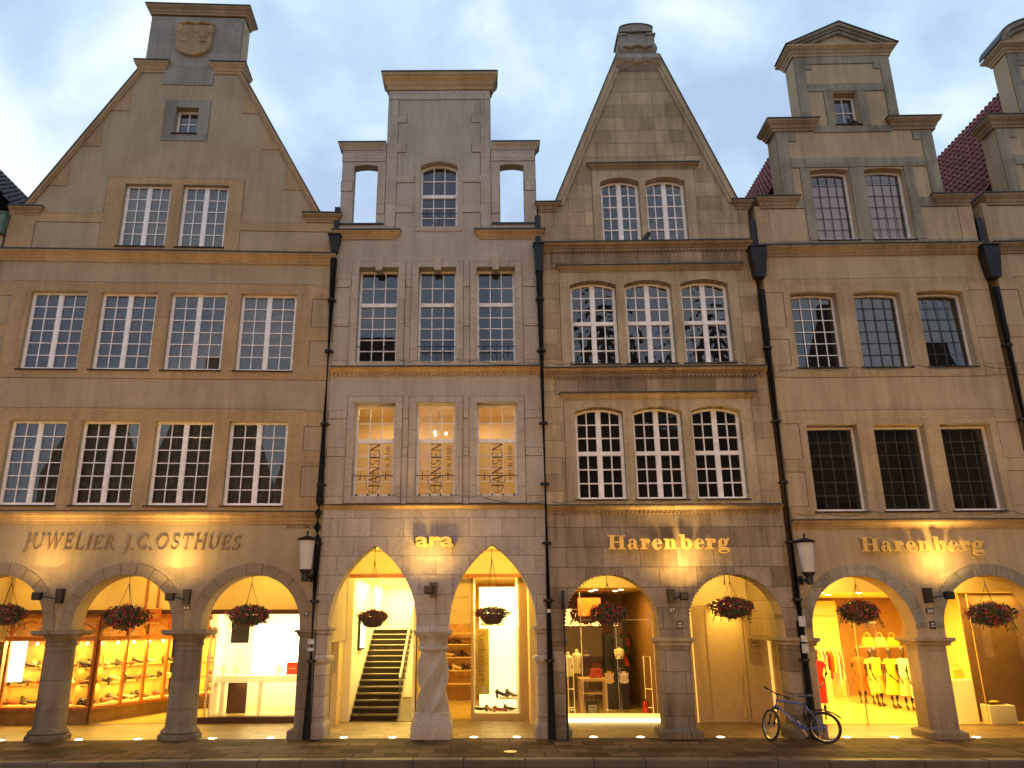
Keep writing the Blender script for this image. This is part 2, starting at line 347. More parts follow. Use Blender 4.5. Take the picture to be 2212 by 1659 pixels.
def body(P, Wd, zeave, depth=11, roof=None, wallmat='h1plaster', zarc=3.95, ysh=2.9, yl=None, yr=None, zl=2.0, zr=2.0):
    """side walls, back wall, floors, arcade ceiling and the saddle roof behind the gable"""
    mb = MB()
    mb.box(.0, .2, .5, depth, zl, zeave); mb.box(Wd-.2, Wd, .5, depth, zr, zeave)
    if zl < 3: mb.box(.0, .2, yl or ysh, depth, 0, 2.0)
    if zr < 3: mb.box(Wd-.2, Wd, yr or ysh, depth, 0, 2.0)
    mb.box(.2, Wd-.2, depth-.2, depth, 0, zeave)
    mb.build('side_wall', M(wallmat), P)
    mb = MB().box(.2, Wd-.2, 3.0, 3.1, zarc+.3, zeave)
    for z in (5.05-.25, 8.3, 11.6): mb.box(.2, Wd-.2, .5, 3.0, z-.1, z)
    for x in (.2, Wd/2, Wd-.3): mb.box(x, x+.06, .52, 3.0, 8.32, zeave-.1)
    mb.build('interior', M('room'), P)
    MB().box(.0, Wd, .6, ysh+.3, zarc, zarc+.2).build('arcade_ceiling', M('cream'), P)
    if roof:
        tile_roof(P, *roof)
def tile_roof(P, xe, ze, xr, zr, y0, y1, mat='redtile', both=True, back=10.8, tw=.21, tl=.34):
    """pantiles as relief; x: eave to ridge in steps, y: columns"""
    L = math.hypot(xr-xe, zr-ze); rows = int(L/tl); L1 = (xr-xe)/L, (zr-ze)/L
    for sgn in ((1, -1) if both else (1,)):
        mb = MB(); cxr = xr
        ex = xe if sgn == 1 else 2*xr-xe; dx = L1[0] if sgn == 1 else -L1[0]; nx = -L1[1] if sgn == 1 else L1[1]; nz = L1[0]
        nc = int((y1-y0)/tw)*6; rs = []
        for r in range(rows+1):
            for s, h in ((0, .05), (1, .0)):
                d = min((r+s)*tl, L)-(0 if s == 0 else .0001); ring = []
                for c in range(nc+1):
                    yy = y0+(y1-y0)*c/nc; ph = c/6*2*math.pi; hh = h+.030*math.sin(ph)+.012*math.sin(2*ph)
                    ring.append((ex+dx*d+nx*hh, yy, ze+L1[1]*d+nz*hh))
                rs.append(ring)
        mb.rings(rs, cap=False, closed=False)
        top = [(ex, ze), (cxr, zr)]
        mb.add([(ex, y0, ze-.12), (cxr, y0, zr-.12), (cxr, back, zr-.12), (ex, back, ze-.12)], [(0, 1, 2, 3)])
        if back > y1: mb.add([(ex, y1, ze), (cxr, y1, zr), (cxr, back, zr), (ex, back, ze)], [(0, 1, 2, 3)])
        mb.build('roof', M(mat), P, smooth=False)
def plates(P, rects, mat, y=-.012, name='stone_trim', y1=.004):
    mb = MB()
    for i, (a, b, c, d) in enumerate(rects): mb.box(a, b, y-.0015*(i % 3), y1, c, d)
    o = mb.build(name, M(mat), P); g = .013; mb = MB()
    for a, b, c, d in rects: mb.box(a-g, b+g, -.0035, .002, c-g, d+g)  # dark rim behind each stone: joint with its underside shadow painted in
    mb.build('joint_shadow', M('mortar_shade'), o); return o
MATS['mortar_shade'] = plain('dark_joint_shadow', (.10, .08, .06), .9)  # dark tone for joints and their painted shadow lines
def band(P, outer, holes, mat, y=-.012, name='stone_surround'):
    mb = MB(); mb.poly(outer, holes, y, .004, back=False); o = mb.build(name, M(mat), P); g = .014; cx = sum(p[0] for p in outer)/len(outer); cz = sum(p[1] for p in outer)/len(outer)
    if len(outer) == 4: mb = MB(); mb.poly([(x+(g if x > cx else -g), z+(g if z > cz else -g)) for x, z in outer], holes, -.005, .002, back=False); mb.build('joint_shadow', M('mortar_shade'), o)  # same dark rim around the band, joint and painted shadow line together
    return o
def RC(a, b, c, d): return [(a, c), (b, c), (b, d), (a, d)]
def arches_bottom(W, zb, arcs):
    """bottom edge of a wall from left to right with the arches cut in; arcs = (x0, x1, spring, crown, kind)"""
    pts = [(0, zb)]
    for x0, x1, zs, cr, k in arcs:
        a = arc_top(x0, x1, zs, k, cr, 40)[::-1]
        if abs(zs-zb) > .01: pts += [(x0, zb)]+a+[(x1, zb)]
        else: pts += a
    return pts+[(W, zb)]
HO = [(-12.4343, -.3543, 2.34), (-3.7640, 0, -.2), (1.5992, -.0187, -1.33), (7.2342, -.1495, -1.38), (13.2300, -.2940, -1.38)]
def house(i, name, label): x, y, a = HO[i-1]; return empty(name, (x, y, 0), R(a), label, 'house')
def W2(i, x, y, z):
    ox, oy, a = HO[i-1]; a = R(a); return Vector((ox+x*math.cos(a)-y*math.sin(a), oy+x*math.sin(a)+y*math.cos(a), z))
def pier(P, x0, x1, zc, mat, y0=0, y1=.7, base=.12, bh=.25, cap=.10, ch=.13, ztop_=None, ch_mat=None, e0=1, e1=1, name='pillar', cham=.05):
    """square pillar with plinth and capital ledge"""
    mb = MB(); c = cham
    def octa(a0, a1, b0, b1, z, c): return [(a0+c*e0, b0, z), (a1-c*e1, b0, z), (a1, b0+c*e1, z), (a1, b1-c*e1, z), (a1-c*e1, b1, z), (a0+c*e0, b1, z), (a0, b1-c*e0, z), (a0, b0+c*e0, z)]
    b = base
    mb.rings([octa(x0-b*e0, x1+b*e1, y0-b, y1+b, 0, .04), octa(x0-b*e0, x1+b*e1, y0-b, y1+b, bh*.7, .04), octa(x0, x1, y0, y1, bh, c), octa(x0, x1, y0, y1, zc-ch, c)])
    o = mb.build(name, M(mat), P)
    k = cap; mb = MB()
    mb.rings([rect4(x0, x1, y0, y1, zc-ch-.05), rect4(x0-k*.35*e0, x1+k*.35*e1, y0-k*.35, y1+k*.35, zc-ch-.03), rect4(x0-k*.4*e0, x1+k*.4*e1, y0-k*.4, y1+k*.4, zc-ch+.02), rect4(x0-k*e0, x1+k*e1, y0-k, y1+k, zc-ch*.5), rect4(x0-k*e0, x1+k*e1, y0-k, y1+k, zc-.002)])
    mb.build('capital', M(ch_mat or mat), o)
    return o
YT = .6   # thickness of the facade walls
# ================================================================ ground
MATS['asphalt'] = stone('street_setts', (.04, .035, .03), (.08, .07, .06), joints=(.17, .11), mode='xy', bump=1.2, streak=0, rough=.55, tint=.4, mortar_shade=.35, msize=.012, grain=50, spec=.4)
MATS['pave'] = stone('pavement_slabs', (.055, .032, .019), (.12, .074, .045), joints=(.62, .46), mode='xy', bump=.9, streak=.5, rough=.8, tint=.8, mortar_shade=.3, msize=.02, grain=35, spec=.15)
MATS['kerbm'] = stone('kerb_granite', (.06, .05, .042), (.11, .09, .075), mode='xz', bump=.6, streak=.3, rough=.6, grain=60, spec=.4)
MATS['arcfloor'] = stone('arcade_floor_tiles', (.13, .09, .048), (.23, .16, .085), joints=(.55, .42), mode='xy', bump=.35, streak=.2, rough=.42, tint=.4, mortar_shade=.35, msize=.014, spec=.45)
def strip(name, pts, z0, z1, mat, kind='structure'):
    mb = MB(); n = len(pts); mb.rings([[(x, y, z0) for x, y in pts], [(x, y, z1) for x, y in pts]]); o = mb.build(name, M(mat)); tag(o, kind=kind); return o
GL = [W2(1, -14, 0, 0), W2(1, 8.68, 0, 0), W2(3, 0, 0, 0), W2(4, 0, 0, 0), W2(5, 14, 0, 0)]
def off(d): return [(p.x, p.y+d) for p in GL]
mb = MB(); s = 260; mb.add([(-s, -s, -.14), (s, -s, -.14), (s, s, -.14), (-s, s, -.14)], [(0, 1, 2, 3)]); tag(mb.build('ground', M('asphalt')), kind='structure')
strip('pavement', off(-2.42)+off(.12)[::-1], -.13, 0, 'pave')
strip('arcade_floor', off(.12)+off(12)[::-1], -.13, .003, 'arcfloor')
strip('road', off(-17)+off(-2.7)[::-1], -.13, -.12, 'asphalt')
# kerb stones: one row of separate granite blocks
kx = GL[0].x; k = 0
kerb = MB(); rk = random.Random(3)
def gy(x):
    for a, b in zip(GL, GL[1:]):
        if x <= b.x or b is GL[-1]: return a.y+(b.y-a.y)*(x-a.x)/(b.x-a.x)
while kx < GL[-1].x:
    l = rk.choice([.95, 1.15, 1.3, .8]); a, b = kx+.006, kx+l-.006; j = rk.uniform(-.006, .006)
    ya, yb = gy(a), gy(b)
    kerb.rings([[(a, ya-2.68, -.13), (b, yb-2.68, -.13), (b, yb-2.43, -.13), (a, ya-2.43, -.13)], [(a, ya-2.68, -.02+j), (b, yb-2.68, -.02+j), (b, yb-2.43, -.02+j), (a, ya-2.43, -.02+j)], [(a+.01, ya-2.65, .004+j), (b-.01, yb-2.65, .004+j), (b, yb-2.43, .004+j), (a, ya-2.43, .004+j)]])
    kx += l
tag(kerb.build('kerb', M('kerbm')), kind='structure')
# ================================================================ HOUSE 1, jeweller
H1 = house(1, 'gabled_house', 'wide jeweller house with plain steep gable and a carved shield on its crown')
W = 8.68
arcs = [(.27, 2.51, 2.31, 3.53, 'round'), (3.16, 5.40, 2.31, 3.53, 'round'), (6.05, 8.29, 2.31, 3.53, 'round')]
gw = [(2.90, 4.13, 11.95, 13.80), (4.44, 5.66, 11.95, 13.80)]
rA = [(.93, 2.36, 8.53, 10.63), (2.70, 4.13, 8.53, 10.63), (4.47, 5.91, 8.53, 10.63), (6.26, 7.70, 8.53, 10.63)]
rB = [(.99, 2.36, 5.14, 7.21), (2.71, 4.12, 5.14, 7.21), (4.49, 5.91, 5.14, 7.21), (6.27, 7.71, 5.14, 7.21)]
sw = (3.98, 4.60, 15.42, 16.25)
outer = arches_bottom(W, 2.31, arcs)+[(W, 12.95), (8.17, 12.95), (5.70, 17.42), (5.60, 17.45), (5.60, 19.35), (2.93, 19.35), (2.93, 17.45), (2.80, 17.42), (.32, 12.95), (0, 12.95)]
make_wall(H1, outer, [RC(*w_) for w_ in gw+rA+rB+[sw]], None, 0, YT, mat='h1plaster')
band(H1, RC(.45, 8.1, 8.30, 10.90), [RC(*w_) for w_ in rA], 'h1stone'); band(H1, RC(.45, 8.1, 4.97, 7.52), [RC(*w_) for w_ in rB], 'h1stone')
plates(H1, [(8.1, 8.66, z, z+.36) for z in (8.3, 9.35, 10.5)]+[(8.1, 8.66, z, z+.38) for z in (4.97, 6.1, 7.1)]+[(.02, .45, z, z+.36) for z in (8.3, 9.35, 10.5)]+[(.02, .45, z, z+.36) for z in (4.97, 6.1, 7.1)], 'h1stone', y=-.011)
band(H1, RC(2.42, 6.06, 11.75, 14.0), [RC(*w_) for w_ in gw], 'h1stone'); band(H1, RC(3.68, 4.91, 15.18, 16.47), [RC(*sw)], 'h1grey')
plates(H1, [(.02, 2.42, 12.62, 12.88), (6.06, 8.66, 12.45, 12.70), (7.9, 8.66, 11.75, 12.0), (.02, .7, 11.75, 12.62)], 'h1stone')
plates(H1, [(2.95, 5.58, 17.5, 19.33), (3.5, 4.9, 17.0, 17.5)], 'h1grey', y=-.015, name='stone_trim')
for w_ in rA: window(H1, *w_, .12, cols=2, rows=6, curt=True, tilt=random.uniform(-.4, .9))
for w_ in rB: window(H1, *w_, .12, cols=2, rows=6, curt=True)
for w_ in gw: window(H1, *w_, .12, cols=2, rows=5, curt=True, tilt=.5)
window(H1, *sw, .2, cols=2, rows=2, leaves=1)
cornice(H1, .0, 8.66, 11.47, 11.74, .17, e0=0, e1=0); cornice(H1, .0, 8.66, 4.70, 4.97, .16, e0=0, e1=0)
ledge_stop(H1, 7.85, W-.08, 12.72, 12.95, .14); ledge_stop(H1, .0, .72, 12.80, 13.0, .14, e0=0)
ledge_stop(H1, 2.80, 3.50, 17.38, 17.72, .13); ledge_stop(H1, 4.92, 5.66, 17.38, 17.72, .13)
cornice(H1, 2.93, 5.60, 19.40, 19.66, .16, mat='h1stone', yb=YT, ywrap=1, name='crown_cornice')
def coping(P, pts, wd, y0=-.06, y1=.66, mat='h1stone', fl=True, th=.03):
    """raised band along a gable slope, pts = outer line; wd = band width measured inwards"""
    (xa, za), (xb, zb_) = pts; L = math.hypot(xb-xa, zb_-za); d = ((xb-xa)/L, (zb_-za)/L); s = 1 if (xb-xa) > 0 else -1; n = (d[1]*s, -d[0]*s)
    mb = MB(); mb.poly([(xa, za), (xb, zb_), (xb+n[0]*wd, zb_+n[1]*wd), (xa+n[0]*wd, za+n[1]*wd)], [], y0, .01)
    mb.poly([(xa, za), (xb, zb_), (xb+n[0]*wd*.6, zb_+n[1]*wd*.6), (xa+n[0]*wd*.6, za+n[1]*wd*.6)], [], y0-.03, y0-.0)
    mb.box(min(xa, xb)+.05, min(xa, xb)+.06, .02, .03, za if za < zb_ else zb_, (za if za < zb_ else zb_)+.01)
    o = mb.build('coping', M(mat), P)
    mb = MB(); mb.poly([(xa-n[0]*th, za-n[1]*th), (xb-n[0]*th, zb_-n[1]*th), (xb, zb_), (xa, za)], [], y0-.05, y1); mb.build('flashing', M('flash'), o)
coping(H1, ((.32, 12.97), (2.80, 17.42)), .13); coping(H1, ((8.17, 12.97), (5.70, 17.42)), .13)
for s in (-1, 1):
    for z in (13.7, 14.95, 16.1):
        t = (z-12.95)/(17.42-12.95); xe = .32+t*2.48 if s < 0 else 8.17-t*2.47; i = -s
        mb = MB(); mb.poly([(xe+i*.1, z), (xe+i*.62, z), (xe+i*.62, z+.62), (xe+i*.45, z+.62)] if s < 0 else [(xe-.1, z), (xe-.45, z+.62), (xe-.62, z+.62), (xe-.62, z)], [], -.02, .004); mb.build('kneeler_stone', M('h1stone'), H1)
MATS['h1arch'] = stone('brown_arch_stone', (.25, .19, .125), (.33, .26, .18), bump=.25, streak=.3)
# carved shield
def shield(P, cx, cz, w_, h):
    ol = []
    for i in range(21):
        a = math.pi*i/20; ol.append((cx+w_/2*math.cos(a)*(1 if True else 0), cz-h*.12-h*.42*math.sin(a)**.8))
    ol = [(cx+w_*.5, cz+h*.42)]+ol+[(cx-w_*.5, cz+h*.42), (cx, cz+h*.46)]
    mb = MB(); mb.poly(ol, [], -.12, 0); o = mb.build('carved_shield', M('h1stone'), P)
    mb = MB()
    mb.lathe((cx-w_*.27, -.12, cz-.02), [(.10, -.0), (.15, -.03), (.17, 0), (.15, .03), (.10, 0.001)], 18, rot=Matrix.Rotation(R(90), 3, 'X'))
    mb.lathe((cx+w_*.27, -.13, cz-.16), [(.10, 0), (.09, .03), (.03, .06), (.03, .1), (.1, .18), (.13, .28), (.12, .34), (.05, .37), (.05, .42), (.02, .46)], 12, sy=.5)
    mb.ell((cx+.04, -.1, cz+.24), (.13, .05, .13)); mb.ell((cx-w_*.42, -.1, cz+.28), (.12, .07, .18)); mb.ell((cx+w_*.43, -.1, cz+.28), (.12, .07, .18))
    mb.tube([(cx-w_*.5, -.1, cz+h*.4), (cx-w_*.2, -.15, cz+h*.46), (cx, -.1, cz+h*.43), (cx+w_*.2, -.15, cz+h*.46), (cx+w_*.55, -.1, cz+h*.4)], .05)
    mb.build('carving', M('h1stone'), o, smooth=True)
shield(H1, 4.25, 18.55, 1.0, 1.1)
for a in arcs: voussoirs(H1, a[0], a[1], a[2]+.02, a[3], 'round', .27, 11, 'h1arch')
for x in (2.835, 5.725):
    mb = MB(); c = (x, .35, 0)
    mb.lathe((x, .35, 0), [(.47, 0), (.47, .08), (.43, .12)], 8, a0=R(22.5))
    mb.lathe(c, [(.40, .12), (.43, .15), (.40, .19), (.345, .24), (.335, .3), (.33, .9), (.315, 1.6), (.31, 1.95), (.34, 1.98), (.34, 2.02), (.315, 2.04), (.33, 2.1), (.40, 2.19)], 28)
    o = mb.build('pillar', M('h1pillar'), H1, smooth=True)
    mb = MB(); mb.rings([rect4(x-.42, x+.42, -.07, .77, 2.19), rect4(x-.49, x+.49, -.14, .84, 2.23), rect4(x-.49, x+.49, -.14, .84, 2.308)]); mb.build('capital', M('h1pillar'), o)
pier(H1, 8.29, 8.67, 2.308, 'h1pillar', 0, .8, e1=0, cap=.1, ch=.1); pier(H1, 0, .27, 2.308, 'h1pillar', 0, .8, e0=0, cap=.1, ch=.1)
MATS['h1arc'] = M('cream')
body(H1, W, 12.9, roof=(.5, 12.9, 4.25, 18.0, .62, 2.2, 'darktile', True), zarc=3.95, ysh=2.9)
# ================================================================ HOUSE 2, pointed arches
H2 = house(2, 'stepped_gable_house', 'narrow pale grey house with pointed arches and an open-sided stepped gable')
W = 5.35
arcs = [(.26, 2.30, 2.37, 4.20, 'gothic'), (3.04, 5.06, 2.37, 4.22, 'gothic')]
wA = [(.60, 1.64, 8.79, 11.41), (2.17, 3.16, 8.79, 11.41), (3.70, 4.70, 8.79, 11.41)]
wB = [(.66, 1.66, 5.37, 7.69), (2.19, 3.16, 5.37, 7.69), (3.69, 4.69, 5.37, 7.69)]
wg = opening(2.16, 3.18, 12.60, 14.60, 'seg', .15)
outer = arches_bottom(W, 2.37, arcs)+[(W, 12.45), (5.32, 12.45), (5.32, 15.0), (4.09, 15.0), (4.09, 17.2), (1.21, 17.2), (1.21, 15.0), (0, 15.0), (0, 12.45)]
opL = opening(.33, .98, 12.72, 14.52, 'seg', .05); opR = opening(4.34, 4.99, 12.72, 14.52, 'seg', .05)
mb = MB(); k0 = [i for i, p in enumerate(outer) if p == (5.32, 12.45)][0]
mb.poly(outer[:k0-1]+[(W, 12.45), (0, 12.45)], [RC(*w_) for w_ in wA+wB], 0, .5); mb.poly(outer[k0:], [wg, opL, opR], .001, .30); mb.build('wall', M('h2plaster'), H2)
def tower_stones():
    r = []
    for x0, x1, xo, sg in ((1.22, 1.5, 1.74, 1), (3.81, 4.08, 3.57, -1)):
        r.append((x0, x1, 12.47, 16.60))
    for z in (15.86, 14.9): r += [(1.5, 1.74, z, z+.27), (3.57, 3.81, z, z+.27)]
    r += [(1.22, 4.08, 16.62, 16.90)]
    r += [(1.5, 2.0, 13.95, 14.15), (3.32, 3.81, 13.95, 14.15), (1.5, 2.0, 13.03, 13.23), (3.32, 3.81, 13.03, 13.23)]
    return r
plates(H2, tower_stones(), 'h2stone', y=-.02)
band(H2, opening(2.02, 3.32, 12.47, 14.75, 'seg', .13), [wg], 'h2stone', y=-.028)
plates(H2, [(.0, .31, 13.7, 14.0), (.0, 1.2, 14.62, 14.9), (4.1, 5.3, 14.62, 14.9), (5.01, 5.3, 13.7, 14.0), (1.0, 1.2, 13.0, 13.8), (4.1, 4.32, 13.0, 13.8)], 'h2stone', y=-.014)
window(H2, 2.16, 3.18, 12.60, 14.595, .2, cols=3, rows=3, leaves=1, kind='seg', rise=.15, trans=13.62, rows2=2, sill=None)
MB().box(1.95, 3.40, .42, .46, 12.5, 14.85).build('interior', M('room'), H2)
cornice(H2, 1.21, 4.09, 16.93, 17.42, .2, mat='soffit', yb=.3, ywrap=1, name='crown_cornice')
cornice(H2, -.02, 1.2, 14.98, 15.17, .10, mat='h2stone', yb=.3, ywrap=1, e1=0, name='shoulder_coping'); cornice(H2, 4.1, 5.34, 14.98, 15.17, .10, mat='h2stone', yb=.3, ywrap=1, e0=0, name='shoulder_coping')
for a, b in ((.0, 1.19), (4.11, 5.32)): MB().box(a, b, -.04, .34, 12.66, 12.71).build('flashing', M('flash'), H2)
cornice(H2, .0, 1.5, 12.22, 12.44, .15, e0=1); cornice(H2, 3.8, 5.35, 12.22, 12.44, .15)
cornice(H2, .0, 5.34, 8.46, 8.60, .15, dent=.11, e0=0, e1=0); cornice(H2, .0, 5.34, 5.04, 5.14, .08, e0=0, e1=0)
for k, row in ((0, wA), (1, wB)):
    for (a, b, c, d) in row:
        band(H2, RC(a-.18, b+.18, c-.17, d+.17), [RC(a, b, c, d)], 'h2stone', y=-.022)
        if k == 0: MB().poly([((a+b)/2-.085, d-.09), ((a+b)/2+.085, d-.09), ((a+b)/2+.12, d+.3), ((a+b)/2-.12, d+.3)], [], -.05, .2).build('keystone', M('h2stone'), H2)
r = []
for z in (8.62, 9.75, 10.85): r += [(.02, .40, z, z+.2), (4.9, 5.32, z, z+.2), (1.85, 1.98, z, z+.2), (3.35, 3.5, z, z+.2)]
for z in (5.16, 6.35, 7.3): r += [(.02, .46, z, z+.2), (4.89, 5.32, z, z+.2), (1.86, 1.99, z, z+.2), (3.36, 3.49, z, z+.2)]
plates(H2, r, 'h2stone', y=-.016)
MATS['blind'] = plain('backlit_window_film', (.88, .80, .64), .8, noise=.04, trans=.6)
def railing(P, x0, x1, z, y, drop=.42, full=False):
    mb = MB(); cx = (x0+x1)/2; mb.tube([(x0-.05, y, z), (x1+.03, y, z)], .010, 6)
    for x in (x0-.05, x1+.03): mb.ell((x, y, z), (.03, .03, .04))
    mb.tube([(cx, y, z+.12), (cx, y, z-drop)], .009, 6)
    for s in (-1, 1):
        mb.tube([(cx+s*.20, y, z), (cx+s*.17, y, z-.12), (cx+s*.14, y, z-.3), (cx+s*.06, y, z-.40), (cx, y, z-.42)], .009, 6)
        mb.tube([(cx+s*.32, y, z), (cx+s*.30, y, z-.05), (cx+s*.34, y, z-.09)], .012, 6)
        mb.tube([(cx+s*.31, y, z+.08), (cx+s*.31, y, z-.1)], .010, 6)
    for k in range(4): mb.box(x0+.09+(x1-x0-.2)*k/3, x0+.12+(x1-x0-.2)*k/3, y-.01, y+.2, z-drop-.08, z-drop-.02)
    mb.build('window_railing', M('dark'), P)
railing([o for o in H2.children if o.name.startswith('window')][0], 2.16, 3.18, 13.05, .1)
for i, (a, b, c, d) in enumerate(wA):
    o = window(H2, a, b, c, d, .28, cols=3, rows=5, leaves=1, trans=10.44, rows2=2, sill=None, tilt=(.2, 1.6, 1.6)[i]); railing(o, a, b, c+.42, .06)
MATS['film_dark'] = plain('brown_window_lettering', (.10, .04, .015), .6)
def text_mesh(s, size, ext=0, off_=0):
    cu = bpy.data.curves.new('t', 'FONT'); cu.body = s; cu.size = size; cu.extrude = ext; cu.offset = off_; cu.align_x = 'LEFT'; cu.resolution_u = 4
    o = bpy.data.objects.new('t', cu); COL.objects.link(o); bpy.context.view_layer.update()
    me = bpy.data.meshes.new_from_object(o.evaluated_get(bpy.context.evaluated_depsgraph_get())); bpy.data.objects.remove(o)
    return me
def text(P, name, s, x, z, y, size, mat, depth=.02, off_=0, width=None, rot=0, up=None):
    """lettering in the x-z plane; rot in degrees anticlockwise about y; width scales to a given length"""
    me = text_mesh(s, size, depth/2, off_); xs = [v.co.x for v in me.vertices]; k = (width/(max(xs)-min(xs))) if width else 1; x0 = min(xs)
    c, sn = math.cos(R(rot)), math.sin(R(rot))
    for v in me.vertices:
        u, t, n = (v.co.x-x0)*k, v.co.y, v.co.z
        v.co = (x+u*c-t*sn, y-n, z+u*sn+t*c)
    me.materials.clear(); me.materials.append(M(mat)); me.name = name
    o = bpy.data.objects.new(name, me); COL.objects.link(o); o.parent = P
    return o
for i, (a, b, c, d) in enumerate(wB):
    o = window(H2, a, b, c, d, .26, cols=3, rows=4, leaves=1, trans=6.77, rows2=2, sill=None, pane='shopglass'); railing(o, a, b, c+.5, .05); MB().box(a+.06, b-.06, .36, .365, c+.05, 6.74).build('blind', M('blind'), o)
# serif capitals drawn as strokes
def cap_glyph(ch):
    T, t, f = .13, .055, .045   # stem, thin stroke, serif
    def st(x0, z0, x1, z1, w_=T): return ('L', x0, z0, x1, z1, w_)
    def se(x, z, l=.26): return ('L', x-l/2, z, x+l/2, z, f)
    G = {
     'J': (.42, [st(.28, 1, .28, .05), ('A', .10, .05, .18, .28, -85, 0, .07), se(.28, .98)]),
     'U': (.86, [st(.14, 1, .14, .32), st(.70, 1, .70, .32, t), ('A', .42, .32, .28, .29, 180, 360, .09), se(.14, .98), se(.70, .98)]),
     'W': (1.15, [st(.08, 1, .32, .02), st(.32, .02, .56, .95, t), st(.56, .95, .80, .02), st(.80, .02, 1.04, 1, t), se(.08, .98), se(.56, .98, .2), se(1.04, .98)]),
     'E': (.72, [st(.16, 1, .16, 0), st(.05, .975, .62, .975, .05), st(.2, .52, .50, .52, .05), st(.05, .025, .66, .025, .05), st(.62, 1, .60, .80, .04), st(.66, 0, .68, .22, .04), st(.5, .62, .5, .42, .04)]),
     'L': (.68, [st(.16, 1, .16, 0), se(.16, .98), st(.05, .025, .62, .025, .05), st(.62, 0, .64, .24, .04)]),
     'I': (.38, [st(.18, 1, .18, 0), se(.18, .98), se(.18, .02)]),
     'R': (.84, [st(.16, 1, .16, 0), se(.16, .98), se(.16, .02), ('A', .30, .74, .30, .24, -90, 90, .10), st(.16, .975, .32, .975, .05), st(.16, .5, .32, .5, .05), st(.40, .5, .70, .02, .12), se(.74, .02, .18)]),
     'C': (.84, [('A', .46, .5, .38, .49, 50, 310, .09), st(.71, .98, .71, .74, .04), st(.72, .24, .72, .06, .04)]),
     'O': (.98, [('A', .48, .5, .42, .49, 0, 360, .095)]),
     'S': (.62, [('A', .31, .74, .22, .24, 40, 270, .09), ('A', .31, .26, .24, .25, -140, 90, .09), st(.50, .98, .50, .78, .04), st(.08, .02, .08, .24, .04)]),
     'T': (.78, [st(.38, 1, .38, 0), se(.38, .02), st(.03, .975, .73, .975, .05), st(.04, 1, .03, .78, .04), st(.72, 1, .73, .78, .04)]),
     'H': (.90, [st(.16, 1, .16, 0), st(.72, 1, .72, 0), st(.16, .52, .72, .52, .05), se(.16, .98), se(.16, .02), se(.72, .98), se(.72, .02)]),
     'A': (.86, [st(.08, 0, .40, 1, t), st(.40, 1, .74, 0, .12), st(.20, .35, .62, .35, .045), se(.08, .02, .22), se(.74, .02, .24)]),
     'N': (.92, [st(.14, 0, .14, 1, t), st(.14, 1, .76, 0, .12), st(.76, 0, .76, 1, t), se(.10, .98, .2), se(.14, .02, .2), se(.76, .98, .2)]),
     'M': (1.08, [st(.14, 0, .14, 1, t), st(.14, 1, .52, .1, .12), st(.52, .1, .90, 1, t), st(.90, 1, .90, 0, .12), se(.14, .02), se(.90, .02), se(.1, .98, .16), se(.94, .98, .16)]),
     'F': (.66, [st(.16, 1, .16, 0), se(.16, .02), st(.05, .975, .60, .975, .05), st(.2, .52, .50, .52, .05), st(.60, 1, .60, .80, .04)]),
     '.': (.26, [st(.1, .06, .1, -.06, .12)]), ' ': (.42, [])}
    return G[ch]
def stroke(mb, pr, tf, y0, y1):
    if pr[0] == 'L':
        _, x0, z0, x1, z1, w_ = pr; dx, dz = x1-x0, z1-z0; l = math.hypot(dx, dz); nx, nz = -dz/l*w_/2, dx/l*w_/2
        mb.poly([tf(x0+nx, z0+nz), tf(x0-nx, z0-nz), tf(x1-nx, z1-nz), tf(x1+nx, z1+nz)], [], y0, y1)
    elif pr[0] == 'A':
        _, cx, cz, rx, rz, a0, a1, w_ = pr; n = 20; o, i = [], []
        for k in range(n+1):
            a = R(a0+(a1-a0)*k/n); wv = w_*(.45+.75*abs(math.cos(a)))/2
            o.append(tf(cx+(rx+wv-w_*.3)*math.cos(a), cz+(rz+w_*.1)*math.sin(a))); i.append(tf(cx+(rx-wv-w_*.3)*math.cos(a), cz+(rz-w_*.35)*math.sin(a)))
        if a1-a0 >= 359: mb.poly(o[:-1], [i[:-1]], y0, y1)
        else: mb.poly(o+i[::-1], [], y0, y1)
    elif pr[0] == 'D':   # ring with its own counter: outer ellipse, inner ellipse
        _, cx, cz, rx, rz, ix, iz, jx, jz = pr; n = 28
        o = [tf(cx+rx*math.cos(2*math.pi*k/n), cz+rz*math.sin(2*math.pi*k/n)) for k in range(n)]
        i = [tf(ix+jx*math.cos(2*math.pi*k/n), iz+jz*math.sin(2*math.pi*k/n)) for k in range(n)] if jx else None
        mb.poly(o, [i] if i else [], y0, y1)
    elif pr[0] == 'P': mb.poly([tf(a, b) for a, b in pr[1]], [], y0, y1)
def lettering(P, name, s, x, z, y, h, width, mat, depth=.015, slant=0, rot=0, glyphs=cap_glyph, track=.06):
    tot = sum(glyphs(c)[0]+track for c in s); k = width/(tot*h); mb = MB(); cx = 0; c_, s_ = math.cos(R(rot)), math.sin(R(rot)); q = 0
    for ch in s:
        wd, prs = glyphs(ch)
        for pr in prs:
            def tf(u, v):
                X, Z = (cx+u+slant*v)*h*k, v*h; return (x+X*c_-Z*s_, z+X*s_+Z*c_)
            q += 1; stroke(mb, pr, tf, y-depth-.0012*(q % 5), y)
        cx += wd+track
    return mb.build(name, M(mat), P)
for i, (a, b, c, d) in enumerate(wB):
    cx = (a+b)/2
    lettering(H2, 'window_lettering', 'JANSEN', cx+.13, c+.22, .235, .25, 1.15, 'film_dark', .005, rot=90)
    lettering(H2, 'window_lettering', 'FOR HAIR', cx+.37, c+.55, .235, .10, .75, 'film_dark', .004, rot=90)
